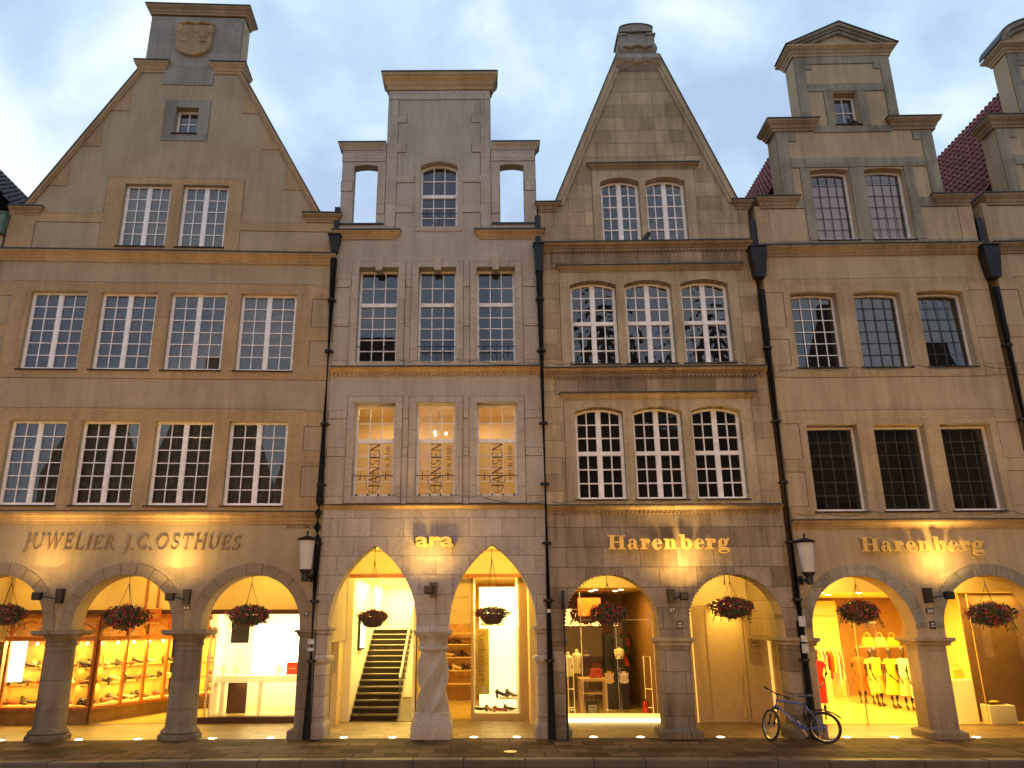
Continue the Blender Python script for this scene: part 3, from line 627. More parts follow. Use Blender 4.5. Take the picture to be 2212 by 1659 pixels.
# lit hairdresser's room behind the lower windows
MATS['litroom'] = plain('cream_room_walls', (.80, .66, .46), .8, noise=.05, scale=1)
mb = MB().box(.2, 5.15, 2.9, 2.95, 5.06, 8.15).box(.22, .26, .52, 2.9, 5.06, 8.15).box(5.08, 5.13, .52, 2.9, 5.06, 8.15).box(.2, 5.15, .51, 2.9, 8.08, 8.14).box(.2, 5.15, .51, 2.9, 5.0, 5.06); mb.build('lit_room', M('litroom'), H2)
mb = MB()
for k in range(3):
    a = 2*math.pi*k/3; mb.ell((2.62+.2*math.cos(a), 2.3+.2*math.sin(a), 7.45), (.035, .035, .04))
ch = mb.build('chandelier', M('bulb'), H2); MB().tube([(2.62, 2.3, 7.4), (2.62, 2.3, 8.1)], .015).build('stem', M('gold'), ch)
lamp('AREA', (1.4, 1.7, 7.95), 26, (1, .70, .34), 1.0, parent=H2); lamp('AREA', (3.9, 1.7, 7.95), 26, (1, .70, .34), 1.0, parent=H2)
# ashlar ground storey of house 2 as a thin facing that leaves the arches open
mb = MB(); mb.poly(arches_bottom(W, 2.37, [(.26-.0, 2.30, 2.37, 4.20, 'gothic'), (3.04, 5.06, 2.37, 4.22, 'gothic')])+[(W, 5.03), (0, 5.03)], [], -.012, .004, back=False); mb.build('ashlar_facing', M('h2ashlar'), H2)
for a in arcs: voussoirs(H2, a[0], a[1], a[2]+.02, a[3], 'gothic', .22, 14, 'h2ashlar', y=-.02)
# twisted middle pillar
mb = MB(); x = 2.67; n = 40; rs = []
mb.rings([rect4(2.22, 3.12, -.1, .8, 0), rect4(2.22, 3.12, -.1, .8, .30), rect4(2.27, 3.07, -.05, .75, .36), rect4(2.29, 3.05, -.03, .73, .53)])
for i in range(33):
    t = i/32; z = .53+t*1.31; tw = t*R(150); ring = []
    for k in range(n):
        a = 2*math.pi*k/n; sq = .315*(1+.17*math.cos(4*(a-tw))+.05*math.cos(8*(a-tw)+1))*(1-.04*t); ring.append((x+sq*math.cos(a), .35+sq*math.sin(a), z))
    rs.append(ring)
mb.rings(rs); mb.lathe((x, .35, 0), [(.33, 1.84), (.37, 1.86), (.37, 1.90), (.33, 1.93), (.33, 2.02), (.36, 2.12), (.44, 2.22)], 24)
tp = mb.build('pillar', M('h2plaster'), H2, smooth=True)
mb = MB(); mb.rings([rect4(2.30, 3.04, -.02, .72, 2.15), rect4(2.24, 3.10, -.09, .79, 2.24), rect4(2.24, 3.10, -.09, .79, 2.28), rect4(2.30, 3.04, -.04, .74, 2.30), rect4(2.30, 3.04, -.02, .72, 2.372)]); mb.build('capital', M('h2stone'), tp)
pier(H2, .01, .26, 2.372, 'h2ashlar', 0, .7, e0=0, cap=.08, ch=.12, base=.05, bh=.35); pier(H2, 5.06, 5.34, 2.372, 'h2ashlar', 0, .7, e1=0, cap=.08, ch=.12, base=.08, bh=.35)
for a, b, e0, e1 in ((.01, .26, 0, 1), (5.06, 5.34, 1, 0)):
    MB().rings([rect4(a, b, 0, .7, 1.55), rect4(a-.06*e0, b+.06*e1, -.06, .76, 1.62), rect4(a-.06*e0, b+.06*e1, -.06, .76, 1.70), rect4(a, b, 0, .7, 1.74)]).build('pillar_band', M('h2stone'), H2)
body(H2, W, 12.4, roof=(.6, 12.4, 2.67, 14.9, .6, 4, 'darktile', True), wallmat='h2plaster', zarc=4.3, ysh=3.0)
# ================================================================ HOUSE 3, tall sandstone gable
H3 = house(3, 'steep_gable_house', 'yellow sandstone house with steep stone gable, arched white windows and carved finial')
W = 5.60
arcs = [(.34, 2.50, 2.11, 3.52, 'round'), (3.17, 5.34, 2.11, 3.52, 'round')]
gw = [(1.70, 2.75, 12.14, 14.04), (2.92, 3.99, 12.14, 14.04)]
wA = [(.76, 1.96, 8.66, 10.99), (2.18, 3.40, 8.66, 10.99), (3.63, 4.86, 8.66, 10.99)]
wB = [(.76, 1.95, 5.23, 7.57), (2.18, 3.40, 5.23, 7.57), (3.63, 4.85, 5.23, 7.57)]
outer = arches_bottom(W, 2.11, arcs)+[(W, 13.1), (5.33, 13.25), (3.63, 17.9), (2.30, 17.9), (.46, 13.25), (0, 13.1)]
make_wall(H3, outer, [opening(a, b, c, d, 'seg', .13) for a, b, c, d in gw+wA+wB], None, 0, YT, mat='h3ashlar')
for row, zt, zb in ((wA, 11.22, 8.55), (wB, 7.74, 5.10)):
    band(H3, RC(.50, 5.12, zb, zt), [opening(a, b, c, d, 'seg', .13) for a, b, c, d in row], 'h3stone', y=-.015)
band(H3, RC(1.48, 4.25, 12.05, 14.28), [opening(a, b, c, d, 'seg', .13) for a, b, c, d in gw], 'h3stone', y=-.02)
for z0, z1 in ((11.37, 11.82), (7.90, 8.33)): plates(H3, [(.3, 5.3, z0, z1)], 'h3dark', y=-.008, name='weathered_stones')
mb = MB(); mb.poly(arches_bottom(W, 2.11, arcs)+[(W, 4.94), (0, 4.94)], [], -.010, .004, back=False); mb.build('ashlar_facing', M('h3dark'), H3)
for a, b, c, d in gw: window(H3, a, b, c, d-.03, .2, cols=2, rows=5, kind='seg', rise=.12, pane='wavy', munt=.03, tilt=.8)
for row, tr in ((wA, 9.85), (wB, 6.42)):
    for i, (a, b, c, d) in enumerate(row):
        o = window(H3, a, b, c+.04, d-.02, .2, cols=2, rows=3, kind='seg', rise=.12, pane='wavy', munt=.03, trans=tr, rows2=3, tilt=.3)
        mb = MB().box(a, b, .02, .19, c-.005, c+.045); [mb.box(a+(b-a)*k/5-.008, a+(b-a)*k/5+.008, .0, .05, c-.02, c+.06) for k in range(6)]; mb.build('sill_guard', M('grey_frame'), o)
cornice(H3, .0, 5.58, 11.84, 12.03, .17, dent=.10, e0=0, e1=0, mat='soffit2'); cornice(H3, .0, 5.58, 8.37, 8.54, .17, dent=.10, e0=0, e1=0, mat='soffit2'); cornice(H3, .0, 5.58, 4.97, 5.10, .16, dent=.10, e0=0, e1=0, mat='soffit2')
cornice(H3, 1.50, 4.26, 14.26, 14.42, .13, name='window_hood', mat='soffit2'); cornice(H3, .56, 5.16, 11.22, 11.37, .13, name='window_hood', mat='soffit2'); cornice(H3, .54, 5.10, 7.74, 7.89, .13, name='window_hood', mat='soffit2')
ledge_stop(H3, .06, .46, 13.02, 13.26, .13, mat='soffit2'); ledge_stop(H3, 5.33, 5.62, 13.02, 13.26, .13, mat='soffit2')
coping(H3, ((.46, 13.27), (2.36, 18.0)), .22, mat='h3stone'); coping(H3, ((5.33, 13.27), (3.57, 18.0)), .22, mat='h3stone')
# carved finial
mb = MB()
mb.rings([rect4(2.42, 3.50, -.02, .6, 17.50), rect4(2.36, 3.56, -.10, .7, 17.62), rect4(2.34, 3.58, -.24, .8, 17.78), rect4(2.38, 3.54, -.20, .78, 17.95), rect4(2.48, 3.46, -.12, .7, 18.02)])
mb.rings([rect4(2.50, 3.44, -.14, .7, 18.02), rect4(2.42, 3.52, -.20, .75, 18.12), rect4(2.46, 3.48, -.16, .72, 18.32), rect4(2.48, 3.46, -.14, .7, 18.36)])
for x, s in ((2.56, -1), (3.34, 1)):
    mb.lathe((x, .05, 17.72), [(.02, -.2), (.14, -.16), (.19, 0), (.16, .14), (.11, .24), (.16, .34), (.18, .44), (.12, .56), (.09, .62)], 14)
    mb.box(x-.10+.02*s, x+.10+.02*s, -.14, .5, 18.34, 18.62); mb.box(x-.13+.03*s, x+.13+.03*s, -.18, .55, 18.62, 18.68)
mb.box(2.55, 3.38, -.12, .65, 18.36, 18.72)
mb.poly([(2.47, 18.72), (3.42, 18.72), (3.42, 18.80)]+[(2.945+.475*math.cos(a*math.pi/10), 18.80+.17*math.sin(a*math.pi/10)) for a in range(1, 10)]+[(2.47, 18.80)], [], -.2, .7)
for k in range(3): mb.ell((2.66+.28*k, -.17, 17.80-.05*(k % 2)), (.15, .09, .12))
mb.tube([(2.55, -.2, 18.22), (2.75, -.26, 18.14), (2.95, -.22, 18.24), (3.15, -.26, 18.14), (3.38, -.2, 18.22)], .05)
fin = mb.build('finial', M('h1grey'), H3, smooth=False)
mb = MB(); mb.poly([(2.45+.0, 18.81)]+[(2.945+.495*math.cos(a*math.pi/10), 18.83+.17*math.sin(a*math.pi/10)) for a in range(10, -1, -1)][::1]+[(2.945+.475*math.cos(a*math.pi/10), 18.805+.17*math.sin(a*math.pi/10)) for a in range(0, 11)], [], -.22, .72); mb.build('flashing', M('flash'), fin)
for a in arcs:
    voussoirs(H3, a[0], a[1], a[2]+.34, a[3], 'round', .33, 9, 'h3dark', y=-.02)
    mb = MB(); p = arc_top(a[0]+.012, a[1]-.012, a[2], 'round', a[3]-.012, 40)
    for q in p[1::1]: mb.ell((q[0], -.01, q[1]), (.022, .03, .022), 6, 4)
    mb.build('bead_moulding', M('h3stone'), H3)
pier(H3, 2.50, 3.17, 2.112, 'h3dark', 0, .7, base=.12, bh=.22, cap=.08, ch=.14, ch_mat='h3stone'); pier(H3, .01, .34, 2.112, 'h3dark', 0, .7, e0=0, cap=.08, base=.08); pier(H3, 5.34, 5.62, 2.112, 'h3dark', 0, .7, e1=0, cap=.08, base=.1, ch_mat='h3stone')
body(H3, W, 13.0, roof=(.7, 13.0, 2.95, 17.5, .62, 2.6, 'darktile', True), wallmat='h3ashlar', zarc=3.8, ysh=2.8)
# ================================================================ HOUSES 4 and 5 (stepped gables with red roofs), 0 on the far left
MATS['pinkblind'] = plain('mauve_window_blind', (.50, .36, .39), .9, noise=.08)
def stepped(i, name, label, ped, wins=True):
    P = house(i, name, label); W = 5.98; X0, X1 = .14, 5.88
    arcs = [(.33, 2.65, 2.10, 3.46, 'round'), (3.29, 5.61, 2.10, 3.46, 'round')]
    gw = [(1.76, 2.80, 12.07, 14.22), (3.21, 4.27, 12.07, 14.22)]; sw = (2.72, 3.36, 15.62, 16.66)
    wA = [(.79, 1.97, 8.50, 10.60), (2.40, 3.60, 8.50, 10.60), (4.02, 5.20, 8.50, 10.60)]
    wB = [(.77, 2.0, 4.91, 7.06), (2.39, 3.62, 4.91, 7.06), (4.00, 5.20, 4.91, 7.06)]
    ab = [(x, z) for x, z in arches_bottom(W, 2.10, arcs)][1:-1]
    outer = [(X0, 2.10)]+ab+[(X1, 2.10), (X1, 13.1), (5.24, 13.1), (5.24, 15.5), (4.45, 15.5), (4.45, 17.9)]
    if ped == 'tri': outer += [(4.45, 17.98), (3.1, 18.75), (1.75, 17.98), (1.75, 17.9)]
    else: outer += [(3.1+1.35*math.cos(a*math.pi/12), 17.95+.85*math.sin(a*math.pi/12)) for a in range(13)]
    outer += [(1.75, 15.5), (.96, 15.5), (.96, 13.1), (X0, 13.1)]
    sg = lambda w_: opening(*w_, 'seg', .05)
    make_wall(P, outer, [sg(w_) for w_ in gw+wA]+[RC(*w_) for w_ in wB]+[RC(*sw)], None, 0, YT, mat='h4plaster')
    pl = [(1.76, 2.03, 15.75, 17.86), (4.17, 4.44, 15.75, 17.86), (2.04, 4.16, 17.62, 17.86), (2.04, 4.16, 16.70, 16.95), (2.46, 2.70, 15.56, 16.69), (3.38, 3.62, 15.56, 16.69), (2.04, 2.22, 17.44, 17.61), (3.98, 4.16, 17.44, 17.61), (2.05, 4.15, 15.36, 15.55),
          (.97, 1.28, 13.36, 15.37), (4.92, 5.23, 13.36, 15.37), (1.29, 4.91, 14.26, 14.55), (2.82, 3.19, 12.07, 14.25), (1.50, 1.74, 12.07, 14.25), (4.29, 4.54, 12.07, 14.25), (1.29, 1.5, 15.1, 15.37), (4.7, 4.91, 15.1, 15.37),
          (X0+.01, .50, 11.87, 13.0), (5.50, X1-.01, 11.87, 13.0), (.51, 1.49, 13.02, 13.3), (4.55, 5.49, 13.02, 13.3), (X0+.02, X1-.02, 11.86, 12.05)]
    plates(P, pl[:17]+pl[19:], 'h4stone', y=-.022); plates(P, pl[17:19], 'h4warm', y=-.012)
    band(P, RC(.62, 5.36, 8.28, 10.95), [sg(w_) for w_ in wA], 'h4warm', y=-.012); band(P, RC(.60, 5.37, 4.74, 7.42), [RC(*w_) for w_ in wB], 'h4warm', y=-.012)
    plates(P, [(X0+.02, .62, z, z+.3) for z in (8.3, 9.3, 10.6, 4.76, 5.9, 7.1)]+[(5.37, X1-.02, z, z+.3) for z in (8.3, 9.3, 10.6, 4.76, 5.9, 7.1)], 'h4warm')
    cornice(P, X0, X1, 11.60, 11.86, .18, e0=0, e1=0, mat='soffit2'); cornice(P, X0, X1, 4.54, 4.72, .15, e0=0, e1=0)
    for a, b in ((.34, 1.20), (5.0, 5.80)): ledge_stop(P, a, b, 13.02, 13.32, .15, mat='soffit2')
    for a, b in ((.92, 1.98), (4.22, 5.30)): ledge_stop(P, a, b, 15.40, 15.72, .18, mat='soffit2')
    if ped == 'tri':
        mb = MB(); moulding(mb, 1.75, 4.45, 17.86, 18.16, .2, .6, 1, 1, 0, 1); o = mb.build('pediment', M('h4warm'), P)
        mb = MB()
        for s in (-1, 1):
            e, c = 3.1+s*1.56, 3.1
            for d, w_, y in ((0, .1, -.21), (.1, .08, -.15), (.18, .1, -.09)):
                q = [(e-s*d*1.2, 18.18), (c, 18.90-d), (c, 18.90-d-w_), (e-s*(d+w_)*2.05, 18.18)]; mb.poly(q, [], y, .6 if d == 0 else .1)
        mb.build('raking_cornice', M('h4stone'), o)
        mb = MB()
        for s in (-1, 1): mb.poly([(3.1+s*1.60, 18.17), (3.1, 18.93), (3.1, 18.90), (3.1+s*1.56, 18.17)], [], -.24, .75)
        mb.build('flashing', M('flash'), o)
    else:
        mb = MB(); moulding(mb, 1.75, 4.45, 17.86, 18.14, .2, .6, 1, 1, 0, 1); o = mb.build('pediment', M('h4warm'), P)
        def ar(r, k, z=18.16): return [(3.1+r*math.cos(a*math.pi/20), z+k*math.sin(a*math.pi/20)) for a in range(21)]
        mb = MB(); mb.poly(ar(1.56, .80)+ar(1.42, .68)[::-1], [], -.21, .6); mb.poly(ar(1.42, .68)+ar(1.28, .56)[::-1], [], -.12, .1); mb.build('raking_cornice', M('h4stone'), o)
        mb = MB(); mb.poly(ar(1.59, .83)+ar(1.56, .80)[::-1], [], -.24, .75); mb.build('flashing', M('flash'), o)
    kw = dict(leaves=1, mat='grey_frame', lead=True, sill='dark')
    tilts = {4: [(.2, 1.2), (.6, -.4, -2.2), (-1, -1, -1)], 5: [(0, 0), (0, 0, 0), (0, 0, 0)]}[5 if i != 4 else 4]
    for k, w_ in enumerate(gw): window(P, w_[0], w_[1], w_[2], w_[3]-.02, .2, cols=4, rows=6, kind='seg', rise=.05, tilt=tilts[0][k], pane='glass', munt=.016, **kw)
    if i == 4:
        for w_ in gw: MB().box(w_[0]+.08, w_[1]-.08, .34, .35, w_[2]+.05, w_[3]-.3).build('blind', M('pinkblind'), P)
    window(P, sw[0], sw[1], sw[2], sw[3]-.02, .22, cols=2, rows=2, tilt=1, munt=.025, leaves=1, mat='grey_frame')
    for k, w_ in enumerate(wA):
        o = window(P, w_[0], w_[1], w_[2]+.04, w_[3]-.02, .22, cols=4, rows=6, kind='seg', rise=.05, tilt=tilts[1][k], bar='white' if k == 0 else None, munt=.022 if k == 0 else .014, **kw)
    for k, w_ in enumerate(wB):
        o = window(P, w_[0], w_[1], w_[2]+.04, w_[3]-.02, .22, cols=4, rows=6, tilt=-.5, bar='lead', munt=.014, **kw)
    mb = MB()
    for w_ in wA+wB+gw:
        mb.box(w_[0], w_[1], .03, .2, w_[2]-.004, w_[2]+.045)
        for k in range(5): mb.box(w_[0]+.06+(w_[1]-w_[0]-.14)*k/4, w_[0]+.08+(w_[1]-w_[0]-.14)*k/4, .005, .03, w_[2], w_[2]+.06)
    mb.build('sill_guard', M('grey_frame'), P)
    for a in arcs: voussoirs(P, a[0], a[1], a[2]+.2, a[3], 'round', .26, 9, 'h4stone', y=-.016)
    pier(P, 2.65, 3.29, 2.102, 'h4warm', 0, .7, base=.1, bh=.18, cap=.13, ch=.13, cham=.09); pier(P, X0, .33, 2.102, 'h4warm', 0, .7, e0=0, cap=.1, base=.05); pier(P, 5.61, X1, 2.102, 'h4warm', 0, .7, e1=0, cap=.1, base=.05)
    body(P, W, 12.5, roof=(.25, 12.6, 2.95, 18.15, .62, 10.5, 'redtile' if i > 3 else 'darktile', True, 10.6), wallmat='h4plaster', zarc=3.8, ysh=(2.35 if i == 4 else 2.9), yl=2.95, zl=3.9 if i == 5 else 2.0, zr=3.9 if i == 4 else 2.0)
    return P
H4 = stepped(4, 'stepped_gable_house', 'beige rendered house with grey quoins, triangular pediment and red tiled roof', 'tri')
H5 = stepped(5, 'stepped_gable_house', 'beige house cut off by the right edge, curved pediment over a stepped gable', 'curve')
HO.append((HO[0][0]-6.05*math.cos(R(2.34)), HO[0][1]-6.05*math.sin(R(2.34)), 2.34))
H0 = house(6, 'neighbour_house', 'house at the left edge, only its dark tiled roof shows')
make_wall(H0, [(0, 0), (5.98, 0), (5.98, 12.9), (4.4, 12.9), (4.1, 14.0), (3.5, 15.6), (2.4, 15.6), (1.8, 14.0), (1.5, 12.9), (0, 12.9)], [RC(1+1.5*j, 2.1+1.5*j, z, z+2) for j in range(3) for z in (5.1, 8.5)], None, 0, .6, mat='h4plaster')
MB().box(0, .2, .6, 11, 0, 12.9).box(5.7, 5.9, .6, 11, 0, 12.9).box(.2, 5.7, 10.8, 11, 0, 12.9).box(.2, 5.7, 2.9, 3, 0, 12.9).build('side_wall', M('h4plaster'), H0)
tile_roof(H0, -.30, 12.75, 2.95, 16.6, .62, 8, 'darktile', True, 10.8)
cornice(H0, 0, 5.9, 11.6, 11.86, .18, e0=0, e1=0)
# houses across the street, seen only as reflections in the panes
MATS['oppwall'] = stone('dusky_brick', (.10, .075, .06), (.16, .12, .09), joints=(.4, .2)); MATS['litshop'] = plain('lit_shop_front', (.8, .6, .3), .6, emit=(1, .55, .16), estr=1.3)
for k in range(9):
    x0 = -22+k*6.3; g_ = 15.2+(k*37 % 5)*.7; P = empty('opposite_house', (x0, -23.5, 0), 0, None, None); P['category'] = 'house'; P['group'] = 'houses across the street, reflected in the windows'; 
    ev = 9.8 if k < 4 else 12.8; g_ = g_ if k < 4 else 19.5
    P['label'] = 'house across the street, seen only as a reflection'
    mb = MB(); mb.poly([(0, 3.2), (6.2, 3.2), (6.2, ev), (3.1+1, g_-.8), (3.1+1, g_), (3.1-1, g_), (3.1-1, g_-.8), (0, ev)], [RC(1+1.5*j, 2+1.5*j, z, z+1.7) for j in range(3) for z in (4.3, 7.3)], -.5, 0); mb.build('wall', M('oppwall'), P)
    MB().box(0, .5, -.6, 0, 0, 3.2).box(5.7, 6.2, -.6, 0, 0, 3.2).box(2.8, 3.4, -.6, 0, 0, 3.2).build('pillar', M('oppwall'), P)
    MB().box(.3, 5.9, -3.1, -3, .3, 2.9).build('shop_window', M('litshop'), P); MB().box(0, 6.2, -9, -.5, 3.2, 9.5).build('interior', M('room'), P)
for k in range(4): lamp('AREA', (-14+k*9, -24.6, 2.6), 950, (1, .5, .14), 6, rot=(R(100), 0, 0), size_y=1.0)  # unseen lamps added across the street to warm the facades
# ================================================================ downpipes, lanterns, spotlights, signs on the facades
def downpipe(i, x, ztop_, hop, label, jog=None, group='dark downpipes between the houses'):
    P = empty('downpipe', W2(i, x, 0, 0), R(HO[i-1][2]), label, 'downpipe', group)
    mb = MB(); y = -.13; pts = [(0, y, .02), (0, y, ztop_-.4)] if not jog else [(0, y, .02), (0, y, jog[0]), (jog[1], y-.02, jog[0]+.25), (jog[1], y-.02, jog[0]+.6), (.0, y, jog[0]+.85), (0, y, ztop_-.4)]
    mb.tube(pts, .092, 16)
    mb.build('pipe', M('pipe'), P, smooth=True); mb = MB()
    for z in (1.6, 2.9, 4.2, 5.6, 7.1, 9.0, 10.4):
        if z < ztop_-.6: mb.lathe((0, y, z), [(.094, 0), (.102, .01), (.102, .05), (.094, .06)], 14); mb.box(-.11, .11, y+.05, -.02, z+.01, z+.05)
    mb.build('pipe_clamp', M('pipe'), P)
    a, z1, b, z0 = hop; mb = MB()
    mb.rings([rect4(-b, b, -.13-b, -.0, z0), rect4(-a, a, -.13-a*.9, .0, z0+(z1-z0)*.75), rect4(-a, a, -.13-a*.9, .0, z1-.03), rect4(-a-.03, a+.03, -.17-a*.9, .0, z1-.03), rect4(-a-.03, a+.03, -.17-a*.9, .0, z1)])
    mb.box(-.07, .07, -.06, .3, z1, z1+(.9 if i != 1 else .12)); mb.build('hopper', M('pipe'), P)
    return P
p1 = downpipe(2, -.06, 12.0, (.14, 12.28, .08, 11.8), 'dark downpipe between the jeweller house and the pale pointed-arch house', (4.35, -.02))
p2 = downpipe(3, -.03, 11.8, (.12, 12.0, .10, 11.2), 'dark downpipe between the pale pointed-arch house and the sandstone house')
p3 = downpipe(3, 5.66, 11.0, (.20, 11.80, .13, 10.95), 'dark downpipe with big box hopper between sandstone house and beige house')
p4 = downpipe(4, 5.97, 11.0, (.20, 11.75, .13, 10.85), 'dark downpipe with box hopper at the far right of the photo')
p5 = downpipe(1, -.1, 11.9, (.13, 12.75, .08, 12.2), 'dark downpipe with green hopper at the left edge')
MATS['verdigris'] = plain('green_copper', (.08, .16, .12), .6, noise=.3); [c for c in p5.children if c.name.startswith('hopper')][0].data.materials[0] = M('verdigris')
MATS['paper'] = plain('pale_sticker', (.55, .53, .5), .7, noise=.3, scale=20)
for P, zs in ((p1, ((2.0, .10), (1.85, .07))), (p3, ((2.35, .22), (2.02, .14), (1.78, .2), ))):
    mb = MB()
    for z, h in zs: mb.box(-.07, .075, -.215, -.208, z, z+h)
    mb.build('sticker', M('paper'), P)
MB().box(-.04, .04, -.213, -.207, 2.66, 2.74).build('sticker', M('paper'), p2)
MATS['milk'] = plain('frosted_lantern_glass', (.85, .80, .74), .4, noise=.08, scale=4, trans=.35)
def lantern(i, x, z, label, side):
    P = empty('wall_lantern', W2(i, x, -.28, z), R(HO[i-1][2]), label, 'wall lantern', 'frosted wall lanterns')
    MB().lathe((0, 0, 0), [(.125, .0), (.13, .02), (.175, .60), (.18, .68)], 20).build('lantern_glass', M('milk'), P, smooth=True)
    MB().lathe((0, 0, 0), [(.18, .665), (.225, .68), (.235, .70), (.19, .73), (.06, .77), (.02, .79), (.02, .83), (.03, .85), (.012, .90)], 20).build('lid', M('dark'), P, smooth=True)
    mb = MB().lathe((0, 0, 0), [(.05, -.26), (.08, -.24), (.08, -.08), (.13, -.04), (.14, .015)], 16); mb.tube([(0, 0, -.16), (side*.10, .1, -.16), (side*.12, .27, -.16)], .035); mb.box(side*.12-.06, side*.12+.06, .24, .28, -.26, -.06)
    mb.build('bracket', M('dark'), P)
lantern(1, 8.40, 3.62, 'frosted wall lantern beside the first pipe, under the small house name', 1)
lantern(4, .28, 3.52, 'frosted wall lantern beside the pipe above the parked bicycle', -1)
def spots(i, xb, xf, z, label, e1=14, e2=60):
    P = empty('wall_spotlight', W2(i, xb, 0, z), R(HO[i-1][2]), label, 'spotlight', 'black spotlights on the pillars'); d = xf-xb
    MB().rings([rect4(-.07, .07, -.15, -.01, -.17), rect4(-.075, .075, -.16, -.01, .16)]).build('lamp_box', M('black'), P)
    mb = MB().tube([(0, -.1, -.08), (d*.9, -.36, .0)], .012, 6); mb.build('arm', M('black'), P)
    mb = MB().rings([rect4(d-.07, d+.07, -.44, -.32, -.1), rect4(d-.085, d+.085, -.46, -.30, -.07), rect4(d-.085, d+.085, -.46, -.30, .07)]); mb.build('floodlight_head', M('black'), P)
    lamp('SPOT', (0, -.12, .2), e1, (1, .60, .16), .05, rot=(R(180), 0, 0), spot=130, blend=1, parent=P)
    lamp('SPOT', (d, -.42, .12), e2*.75, (1, .60, .16), .22, rot=(R(180+3), 0, 0), spot=82, blend=1, parent=P); lamp('SPOT', (d, -.42, .12), e2*.42, (1, .60, .16), .22, rot=(R(180-8), 0, 0), spot=150, blend=1, parent=P)
spots(1, 5.70, 5.42, 3.04, 'black spotlight pair on the pillar left of the white jewellery vitrine', 1, 520)
spots(1, 2.84, 2.48, 3.06, 'black spotlight pair on the leftmost pillar of the jeweller house', 1, 330)
spots(2, 2.68, 2.58, 3.18, 'black spotlight above the twisted pillar', 1, 420)
spots(3, 2.80, 3.02, 3.02, 'black spotlight pair on the pillar of the sandstone house', 1, 600)
spots(4, 2.99, 3.30, 3.02, 'black spotlight pair on the rightmost pillar', 1, 480)
# more warm street light that rises along the facades (the unseen lamps added across the street)
# in-ground lights
GLT = [(1, 1.9, 'under the arch at the left edge'), (1, 3.58, 'in the left half of the arch before the shoe shop'), (1, 4.86, 'in the right half of the arch before the shoe shop'), (1, 6.49, 'left one before the white jewellery vitrine'), (1, 7.77, 'right one before the white jewellery vitrine'),
       (2, .71, 'left one at the foot of the stairs'), (2, 1.80, 'right one at the foot of the stairs'), (2, 3.61, 'left one before the bright narrow display window'), (2, 4.57, 'right one before the bright narrow display window'),
       (3, .91, 'left one before the glass shop door'), (3, 1.95, 'right one before the glass shop door'), (3, 3.72, 'before the ochre closed door'), (4, .85, 'right behind the bicycle, before the mannequins'), (4, 1.90, 'before the mannequins, near the rightmost pillar'), (4, 3.67, 'right of the rightmost pillar')]
for i, x, d in GLT:
    P = empty('floor_light', W2(i, x, .2, .003), R(HO[i-1][2]), 'floor light '+d, 'floor light', 'round lights set in the pavement')
    MB().lathe((0, 0, 0), [(.105, 0), (.105, .006), (.09, .008)], 20).build('rim', M('steel'), P); MB().lathe((0, 0, 0), [(.082, .004), (.08, .012), (.02, .014)], 20).build('lens', M('bulb'), P)
    lamp('SPOT', (0, 0, .03), 9, (1, .66, .25), .05, rot=(R(180), 0, 0), spot=110, blend=1, parent=P)
